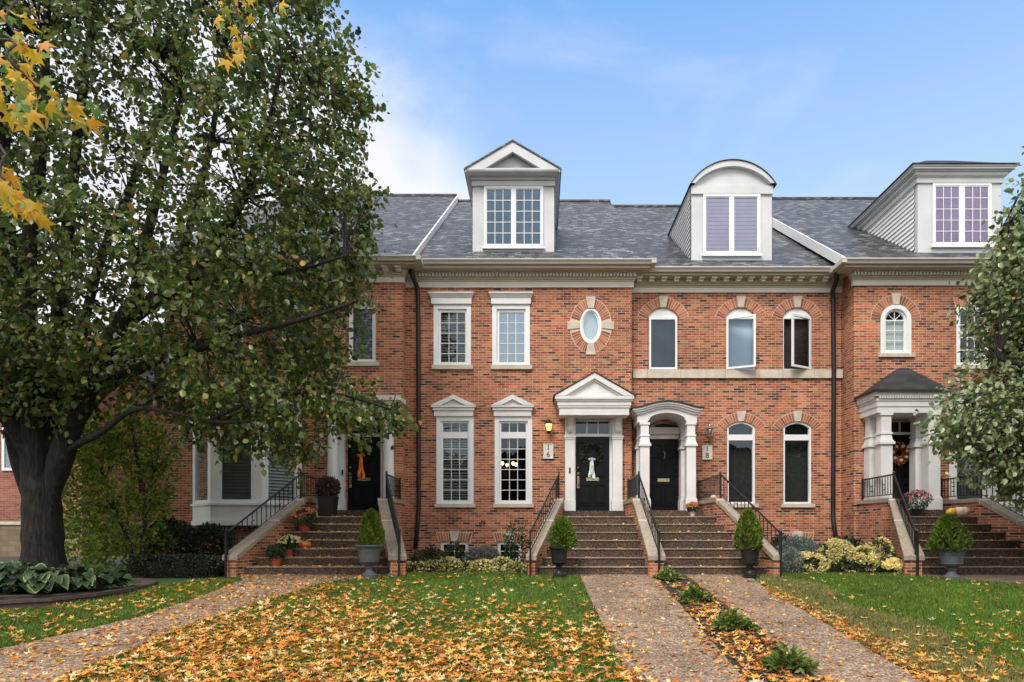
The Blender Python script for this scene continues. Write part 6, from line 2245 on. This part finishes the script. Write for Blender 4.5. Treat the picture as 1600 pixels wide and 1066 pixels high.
def wave(x, y, s=0):
    return (np.sin(x * 1.7 + s) * np.cos(y * 1.3 - s) + .6 * np.sin(x * 3.1 - y * 2.3 + 2 * s) + .4 * np.sin(x * 6.3 + y * 5.1 + s)) / 2
def dry_mask(x, y):
    # worn olive grass along the right path and at far right
    e = np.abs(x - 4.9 - .25 * np.sin(y * 2)) < (.55 + .06 * (14.8 - y))
    far = (x > 9.5) & (wave(x, y, 2) > -.2)
    return (x > 4.3) & (e | far)
scatter_grass('lawn_grass', [(LA, .50), (LB, .36), (LC, .12), (LD, .02)], 190000, 'grass_blade', 'short green lawn grass', lambda x, y, r: ~dry_mask(x, y) | (r < .14))
scatter_grass('dry_grass', [(LB, 1)], 42000, 'grass_dry', 'worn yellowish grass along the right path', lambda x, y, r: dry_mask(x, y), hmul=.8)


def fallen():
    xs, ys, extra = [], [], []
    def region(poly, n, dens, lift):
        px = [p[0] for p in poly]; py = [p[1] for p in poly]
        got = 0
        while got < n:
            x = rng.uniform(min(px), max(px), 8000); y = rng.uniform(min(py), max(py), 8000)
            ok = in_poly(x, y, poly) & (np.abs(x) < .86 * y + .6)
            ok &= rng.random(len(x)) < dens(x, y)
            q = np.flatnonzero(ok)[:n - got]
            xs.append(x[q]); ys.append(y[q]); extra.append(np.full(len(q), lift)); got += len(q)
    sm = lambda a, b, t: np.clip((t - a) / (b - a), 0, 1)
    # central lawn: carpet near the viewer and to the left, thinning toward the steps
    dA = lambda x, y: np.clip(sm(12.6, 7.6, y) ** 1.5 * (1 - .25 * sm(-1, 1.0, x)) * (1 + .35 * wave(x, y, 1)) + .035 + .40 * sm(-1.5, -4.5, x) * sm(15, 12, y) + .10 * wave(x * 1.6, y * 1.6, 4), .02, 1)
    region(LA, 10500, dA, .05)
    region(LC, 620, lambda x, y: .5 + .3 * wave(x, y, 3), .045)
    region(LB, 1200, lambda x, y: np.clip(.09 + sm(11, 7, y) * .9 + .1 * wave(x, y, 2), .03, 1), .04)
    # drift along the right path edge
    region([(4.36, 14.0), (4.75, 13.6), (4.85, 10), (5.1, 7), (5.3, 5.6), (4.25, 5.6), (4.33, 7.6), (4.38, 10.5)], 900, lambda x, y: sm(14.2, 10, y) * np.exp(-np.abs(x - 4.46) * 3.5), .03)
    # the mulch strip
    region([(2.30, 14.4), (3.4, 14.4), (3.4, 5.6), (2.15, 5.6)], 1500, lambda x, y: np.clip(sm(14.6, 8.5, y) + .1, 0, 1) * np.exp(-np.abs(x - 2.82) * 2.6), .03)
    # edges of the lawn against the left-hand path
    region([(.85, 11), (1.2, 11), (1.5, 5.6), (.95, 5.6)], 260, lambda x, y: sm(11.5, 7, y) * np.exp(-np.abs(x - 1.08) * 6), .03)
    pth = lambda x, y: np.clip(.25 + sm(13, 6.5, y), .1, 1)
    region(P16L + P16R[::-1], 150, pth, .022)
    region(P18L + P18R[::-1], 130, pth, .022)
    region(P14U + P14D[::-1], 520, lambda x, y: .6 + .4 * wave(x, y, 5), .022)
    x, y, lift = np.concatenate(xs), np.concatenate(ys), np.concatenate(extra)
    n = len(x)
    z = np.where(y >= 14.8, 0, -SL * (14.8 - np.maximum(y, 6))) + lift * (.6 + .7 * rng.random(n))
    a = rng.random(n) * 6.283
    tip = np.column_stack([np.cos(a), np.sin(a), rng.normal(size=n) * .12])
    nor = unit(np.column_stack([rng.normal(size=n) * .38, rng.normal(size=n) * .38, np.ones(n)]))
    s = .036 + .058 * rng.random(n) ** 1.2
    V, Fq = star_geo(np.column_stack([x, y, z]), tip, nor, s, .10 + .30 * rng.random(n))
    V[:, 2] = np.maximum(V[:, 2], np.where(V[:, 1] >= 14.8, 0, -SL * (14.8 - np.maximum(V[:, 1], 6))) + .004)
    setp(np_obj('fallen_leaves', V, Fq, 'fallen_leaf'), 'fallen yellow and orange star-shaped leaves strewn over lawn and paths', 'leaves', kind='stuff')
    # small pieces of litter on paths, steps and beds
    pts = []
    for poly, k in ((P16L + P16R[::-1], 500), (P18L + P18R[::-1], 500), (P14U + P14D[::-1], 1500)):
        px = [p[0] for p in poly]; py = [p[1] for p in poly]
        x = rng.uniform(min(px), max(px), k * 6); y = rng.uniform(min(py), max(py), k * 6)
        ok = np.flatnonzero(in_poly(x, y, poly) & (np.abs(x) < .86 * y + .6))[:k]
        zz = np.where(y >= 14.8, 0, -SL * (14.8 - np.maximum(y, 6))) + .022
        pts.append(np.column_stack([x, y, zz])[ok])
    for (lt, lb, rt_, rb, cnt) in ((L14t, L14b, R14t, R14b, 1100), (L16t, L16b, S16t, S16b, 130), (S16t, S16b, R18t, R18b, 130), (L20t, L20b, R20t, R20b, 110)):
        q = []
        for i in range(cnt):
            k = random.randint(0, 6)
            yf = 14.8 + .3 * k
            y = yf + random.random() ** 1.5 * .26
            if k == 6: y = yf + random.random() * 1.2
            u = (YT - min(y, YT)) / (YT - YBOT)
            q.append((random.uniform(lerp(lt[1], lb[1], u) + .08, lerp(rt_[0], rb[0], u) - .08), y, RISE * (k + 1) + .006))
        pts.append(np.array(q))
    pts = np.concatenate(pts)
    n = len(pts)
    a = rng.random(n) * 6.283
    tip = np.column_stack([np.cos(a), np.sin(a), rng.normal(size=n) * .25])
    V, Fq = leaf_geo(pts, tip, .025 + .05 * rng.random(n), .6, .1)
    setp(np_obj('leaf_litter', V, Fq, 'fallen_leaf'), 'small dry leaf litter on paths and stair treads', 'leaves', kind='stuff')
fallen()


# ================================================================== wreaths, pots, pumpkins
def wreath(px, py, y, ro, ri, mat, label, ribbon=None, rl=0, n=900, size=.05, berries=None):
    x, z = PX(px, y), PZ(py, y)
    t = thing('door_wreath', (x, y, z), label, 'wreath')
    a = rng.random(n) * 6.283
    b = rng.random(n) * 6.283
    rm, rr = (ro + ri) / 2, (ro - ri) / 2
    q = rr * (.35 + .75 * rng.random(n) ** .5)
    p = np.column_stack([x + (rm + q * np.cos(b)) * np.cos(a), y - .03 - np.abs(q * np.sin(b)) * .8, z + (rm + q * np.cos(b)) * np.sin(a)])
    tip = np.column_stack([-np.sin(a) * .8 + np.cos(a) * np.cos(b) * .6, -np.abs(np.sin(b)), np.cos(a) * .8 + np.sin(a) * np.cos(b) * .6]) + rng.normal(size=(n, 3)) * .35
    V, Fq = leaf_geo(p, tip, size * (.7 + .6 * rng.random(n)), .5)
    np_obj('leaves', V, Fq, mat, t)
    m = MB()
    m.tube([(x + rm * math.cos(k * math.pi / 12), y - .03, z + rm * math.sin(k * math.pi / 12)) for k in range(25)], rr * .4, 6, cap=False)
    m.build('ring', 'stem_brown', t)
    if ribbon:
        w = .055
        k = MB()
        zz = z - rm * .55
        def band(pts, wid):
            vs = []
            for (px_, py_, pz_), ww in zip(pts, wid): vs += [(px_ - ww, py_, pz_), (px_, py_ - .018, pz_), (px_ + ww, py_, pz_)]
            fs = []
            for i in range(len(pts) - 1):
                for j in range(2): fs.append((i * 3 + j, i * 3 + j + 1, i * 3 + j + 4, i * 3 + j + 3))
            k.add(vs, fs)
        for s_, dz in ((-1, 0), (1, -.03)):
            band([(x + s_ * .015, y - .14, zz), (x + s_ * .022, y - .15 - .02 * s_, zz - rl * .33), (x + s_ * .030, y - .12, zz - rl * .62), (x + s_ * .055, y - .11 + .02 * s_, zz - rl * .85), (x + s_ * .060, y - .10, zz - rl + dz)], [.020, .034, .036, .044, .040])
            band([(x, y - .15, zz), (x + s_ * .035, y - .19, zz + .03), (x + s_ * .065, y - .17, zz - .005), (x + s_ * .035, y - .14, zz - .04), (x, y - .15, zz)], [.02, .04, .045, .035, .02])
        k.lathe([(.008, -.045), (.034, -.03), (.040, 0), (.034, .03), (.008, .045)], x, y - .15, zz, 10)
        k.build('ribbon', ribbon, t, recalc=False)
    if berries:
        for i in range(7):
            k = MB()
            aa = i * .9 + .3
            k.lathe([(.01, -.05), (.045, -.03), (.055, 0), (.045, .03), (.01, .05)], x + rm * math.cos(aa), y - .12, z + rm * math.sin(aa), 10)
            k.build('small_gourd', berries, t, smooth=True)


wreath(924, 711, D16 + .10, .30, .19, 'wreath_leaf', 'dark green wreath with a pale blue ribbon on the black door', 'ribbon_pale', .50)
wreath(566, 705, D14 + .16, .30, .18, 'wreath_leaf', 'green wreath with a long orange ribbon on the left black door', 'ribbon_orange', .60)
wreath(1403, 709, D20 + .18, .27, .13, 'wreath_autumn', 'wreath of orange and brown autumn leaves with small gourds', None, 0, n=700, size=.09, berries='pumpkin_pale')


def step_z(y):
    return RISE * (min(6, int((y - 14.8) / TREAD + 1e-6)) + 1)


def mum(px, y, r, label, potlabel, bloom='yellow_bloom', nb=60, mat='shrub_leaf', potm='terracotta', z=None, pr=.12, ph=.17):
    x = PX(px, y)
    z = step_z(y) if z is None else z
    t = thing('flower_pot', (x, y, z), potlabel, 'pot')
    MB().lathe([(pr * .7, .002), (pr, ph * .88), (pr * 1.1, ph * .88), (pr * 1.1, ph), (pr * .9, ph), (pr * .85, ph * .85), (.01, ph * .85)], x, y, z, 20).build('bowl', potm, t)
    p = thing('potted_flower', (x, y, z + ph * .9), label, 'plant')
    foliage('foliage', p, 700, (x, y, z + ph + r * .55), (r, r, r * .8), .05, mat, low=-.9, zmin=z + ph * .8)
    if nb:
        q, v = blob_points(nb, (x, y, z + ph + r * .55), (r * 1.05, r * 1.05, r * .86), .9, .1, lump=.2)
        for c_, d_ in zip(q, v):
            V, Fq = leaf_geo(np.repeat(c_[None], 6, 0) + rng.normal(size=(6, 3)) * .010, np.repeat(d_[None], 6, 0) + rng.normal(size=(6, 3)) * .7, np.full(6, .045), .7)
            np_obj('flower_head', V, Fq, bloom, p)
    stems(p, (x, y, z + ph * .85), 5, r * .7, r * .4)


def pumpkin(px, y, r, h, mat, label, z=None, name='pumpkin'):
    x = PX(px, y)
    z = step_z(y) if z is None else z
    t = thing(name, (x, y, z), label, 'pumpkin')
    prof = [(.02, .06), (.5, .0), (.85, .2), (1.0, .5), (.88, .8), (.5, .98), (.12, .93)]
    MB().lathe([(r * a, h * b) for a, b in prof], x, y, z + .002, 40, flute=.055, nf=9).build('skin', mat, t, smooth=True)
    MB().tube([(x, y, z + h * .88), (x + .01, y, z + h * 1.08), (x + .04, y, z + h * 1.2)], [.028, .02, .018], 6).build('stalk', 'stem_brown', t)


mum(432, 15.05, .22, 'round green mum without flowers, lowest on the left stairs', 'red pot lowest on the left stairs', nb=0)
mum(450, 15.35, .24, 'mum with pale yellow flowers on the second tread of the left stairs', 'red pot on the second tread of the left stairs')
mum(476, 16.0, .30, 'largest bushy mum, high on the left stairs beside the cheek wall', 'red pot under the largest mum of the left stairs', bloom='orange_bloom', nb=40)
pumpkin(475, 15.65, .16, .17, 'pumpkin_skin', 'orange pumpkin in the middle of the left stairs')
pumpkin(466, 15.95, .06, .08, 'pumpkin_pale', 'small pale gourd beside the largest mum', name='gourd')

# tall planter with a ball of brown twigs on the left landing
x, y, z = PX(512, 16.75), 16.78, ZL
t = thing('tall_planter', (x, y, z), 'tall dark planter on the left landing beside the column', 'planter')
MB().hexa([(x - .17, y - .17, z), (x + .17, y - .17, z), (x + .17, y + .17, z), (x - .17, y + .17, z)], [(x - .2, y - .2, z + .46), (x + .2, y - .2, z + .46), (x + .2, y + .2, z + .46), (x - .2, y + .2, z + .46)]).build('pot', 'urn_black', t)
MB().box(x - .215, x + .215, y - .215, y + .215, z + .46, z + .50).build('rim', 'urn_black', t)
t = thing('twig_ball', (x, y, z + .50), 'purplish-brown ball of dried twigs in the tall dark planter', 'plant')
foliage('twigs', t, 2200, (x, y, z + .72), (.27, .27, .27), .07, 'brown_twig', wid=.3, shell=.75, low=-1, lump=.08)
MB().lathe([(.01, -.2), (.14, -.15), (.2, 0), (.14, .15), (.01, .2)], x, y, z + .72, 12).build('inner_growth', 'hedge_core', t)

mum(1082, 16.85, .14, 'small pot plant with peach orange flowers by the white porch column', 'small pale pot beside the white column of the arched hood', bloom='orange_bloom', nb=70, potm='limestone', z=ZL, pr=.075, ph=.15)
mum(1433, 16.75, .34, 'bushy pink flowering plant on the right porch landing', 'dark pot of pink flowers on the right porch landing', bloom='pink_bloom', nb=46, potm='urn_black', z=ZL, pr=.14, ph=.2)
# stone on the landing cap of the arched-hood house
x, y = PX(1103, 17.2), 17.6
x = lerp(R18t[0], R18t[1], .4)
MBx = MB().lathe([(.01, 0), (.075, .005), (.09, .035), (.07, .075), (.02, .09)], x, 17.0, 1.79, 10)
setp(MBx.build('garden_stone', 'limestone', None, smooth=True), 'small pale round stone lying on the landing wall by the arched hood', 'stone')
pumpkin(1502, 16.7, .19, .24, 'pumpkin_pale', 'pale pink pumpkin on the top step at the far right', z=ZL)
x, y = PX(1487, 16.7), 16.68
t = thing('gourd', (x, y, ZL), 'yellow gourd lying against the pale pink pumpkin', 'gourd')
MB().tube([(x - .14, y, ZL + .07), (x - .10, y, ZL + .09), (x - .02, y, ZL + .12), (x + .05, y, ZL + .11), (x + .075, y, ZL + .1)], [.03, .075, .10, .085, .03], 14).build('skin', 'gourd_yellow', t, smooth=True)
MB().tube([(x - .14, y, ZL + .07), (x - .19, y, ZL + .08)], [.015, .012], 6).build('stalk', 'stem_brown', t)


# ================================================================== buildings beyond the drive at left
d = 25.0
x0, x1 = -34.0, PX(128, d)
t = thing('brick_building', ((x0 + x1) / 2, d, 0), 'brick building with a tan stone base behind the big trunk', 'building')
zz = PZ(820, d)
MB().box(x0, x1, d, 34, zz + .12, 7.4).build('wall', 'brick_far', t)
MB().box(x0 - .04, x1 + .04, d - .05, 34.04, -.2, zz).build('stone_base', 'stone_block', t)
MB().box(x0 - .08, x1 + .08, d - .10, 34.08, zz, zz + .12).build('stone_ledge', 'limestone', t)
MB().prism([(d - .5, 7.4), (29.5, 10.0), (34.5, 7.4)], x0 - .4, x1 + .3, 'x').build('roof', 'shingle', t)
for k in range(4):
    wx = x1 - 2.4 - k * 2.6
    w = MB()
    w.ring([(wx - .55, 3.2), (wx + .55, 3.2), (wx + .55, 5.0), (wx - .55, 5.0)], [(wx - .45, 3.3), (wx + .45, 3.3), (wx + .45, 4.9), (wx - .45, 4.9)], d - .05, d + .02)
    o = w.build('window', 'white_vinyl', t)
    MB().box(wx - .45, wx + .45, d - .02, d + .01, 3.3, 4.9).build('pane', 'glass_mirror', o)
d = 38.0
x0, x1 = PX(120, d), PX(300, d)
t = thing('pale_building', ((x0 + x1) / 2, d, 0), 'pale distant building seen through the small light green tree', 'building')
MB().box(x0, x1, d, 46, -.2, 4.2).build('wall', 'blind_white', t)
MB().prism([(d - .4, 4.2), (42, 6.3), (46.4, 4.2)], x0 - .3, x1 + .3, 'x').build('roof', 'shingle', t)
for k in range(3):
    wx = x1 - 1.4 - k * 2.2
    o = MB().ring([(wx - .75, .9), (wx + .75, .9), (wx + .75, 3.1), (wx - .75, 3.1)], [(wx - .63, 1.02), (wx + .63, 1.02), (wx + .63, 2.98), (wx - .63, 2.98)], d - .06, d + .02).build('window', 'white_vinyl', t)
    MB().box(wx - .63, wx + .63, d - .03, d + .01, 1.02, 2.98).build('pane', 'glass_mirror', o)


# the wood across the street, behind the viewer: what the lower windows mirror
def far_wood():
    parts = []
    g = np.random.default_rng(404)
    for k in range(15):
        x = -42 + k * 6 + g.normal() * .8
        y = -17 + g.normal() * 2
        hh = 6.5 + g.random() * 2.2
        n = 3800
        v = unit(g.normal(size=(n, 3)))
        rr = (.45 + .55 * g.random(n) ** .5)[:, None] * (1 + .2 * np.sin(v[:, :1] * 6 + k))
        p = v * rr * np.array([3.9, 3.2, hh * .48]) + np.array([x, y, hh * .52 - 1])
        parts.append(leaf_geo(p, v + g.normal(size=(n, 3)) * .6, .85 * (.6 + .7 * g.random(n)), .75))
    V, Fq = cat_geo(parts)
    setp(np_obj('far_wood', V, Fq, 'shrub_leaf'), 'belt of green trees across the street', 'wood', kind='stuff')
far_wood()

# ================================================================== light, sky, camera
SUN_EL, SUN_AZ = R(48), R(205)          # azimuth measured from +Y clockwise: behind the viewer, a little to the left
w = bpy.data.worlds.new('World')
SC.world = w
w.use_nodes = True
nt = w.node_tree
bg = nt.nodes['Background']
sky = nt.nodes.new('ShaderNodeTexSky')
sky.sky_type = 'NISHITA'
sky.sun_disc = False
sky.sun_elevation = SUN_EL
sky.sun_rotation = SUN_AZ
sky.air_density = 1.0
sky.dust_density = 0.6
sky.ozone_density = 1.6
tc = nt.nodes.new('ShaderNodeTexCoord')
mp_ = N(nt, 'ShaderNodeMapping')
mp_.inputs['Scale'].default_value = (1.0, 1.0, 2.2)
L(nt, tc.outputs['Generated'], mp_.inputs['Vector'])
n1 = N(nt, 'ShaderNodeTexNoise', Scale=2.3, Detail=8.0, Roughness=.56)
n1.inputs['Distortion'].default_value = .35
L(nt, mp_.outputs[0], n1.inputs['Vector'])
# a cloud bank stands low toward the left; thin veils elsewhere
sp = N(nt, 'ShaderNodeSeparateXYZ')
L(nt, tc.outputs['Generated'], sp.inputs[0])
def math_(op, a, b, clamp=False):
    n = nt.nodes.new('ShaderNodeMath'); n.operation = op; n.use_clamp = clamp
    for s_, v in ((n.inputs[0], a), (n.inputs[1], b)):
        if isinstance(v, (int, float)): s_.default_value = v
        else: L(nt, v, s_)
    return n.outputs[0]
left = math_('MULTIPLY', math_('SUBTRACT', sp.outputs[0], .03), -1.5)
low = math_('MAXIMUM', math_('MULTIPLY', math_('SUBTRACT', .455, sp.outputs[2]), 2.1), -.34)
bias = math_('ADD', left, low)
back = math_('MULTIPLY', math_('SUBTRACT', .05, sp.outputs[1]), .8, True)
back = math_('MINIMUM', back, .34)
over = math_('MULTIPLY', math_('SUBTRACT', sp.outputs[2], .66), 2.6, True)
bias = math_('MAXIMUM', bias, math_('MINIMUM', over, .36))
bias = math_('MINIMUM', math_('ADD', bias, back), .42)
val = math_('ADD', math_('MULTIPLY', n1.outputs['Fac'], 1.0), bias)
cr = ramp(nt, [(.54, (0, 0, 0)), (.62, (.15, .15, .15)), (.80, (1, 1, 1))])
L(nt, val, cr.inputs[0])
hz = ramp(nt, [(.28, (3.6, 4.6, 5.9)), (.46, (2.45, 3.75, 5.75)), (.66, (1.05, 2.5, 5.4))])
L(nt, sp.outputs[2], hz.inputs[0])
for e_ in hz.color_ramp.elements: pass
lift = mixc(nt, .86, sky.outputs[0], hz.outputs[0])
rear = math_('MULTIPLY', math_('SUBTRACT', .25, sp.outputs[1]), 2.0, True)
ccol = mixc(nt, rear, (4.9, 5.05, 5.45), (8.3, 8.15, 7.95))
cm = mixc(nt, cr.outputs[0], lift, ccol)
L(nt, cm, bg.inputs['Color'])
bg.inputs['Strength'].default_value = 0.12

sun = bpy.data.lights.new('sun', 'SUN')
sun.energy = 1.85
sun.angle = R(22)
sun.color = (1.0, .95, .87)
so = bpy.data.objects.new('sun', sun)
COL.objects.link(so)
dirv = Vector((math.sin(SUN_AZ) * math.cos(SUN_EL), math.cos(SUN_AZ) * math.cos(SUN_EL), math.sin(SUN_EL)))
so.rotation_euler = dirv.to_track_quat('Z', 'Y').to_euler()
so.location = dirv * 40

cam = bpy.data.cameras.new('camera')
cam.sensor_width = 36
cam.lens = 36 * F / 1600
cam.shift_x = -(CX - 800) / 1600
cam.shift_y = (CY - 533) / 1600
cam.clip_start = .05
cam.clip_end = 1500
co = bpy.data.objects.new('camera', cam)
COL.objects.link(co)
co.location = (0, 0, EYE)
co.rotation_euler = (math.pi / 2, 0, 0)
SC.camera = co
SC.view_settings.view_transform = 'Standard'
SC.view_settings.look = 'None'
SC.view_settings.exposure = 0.66
SC.view_settings.gamma = 1.0
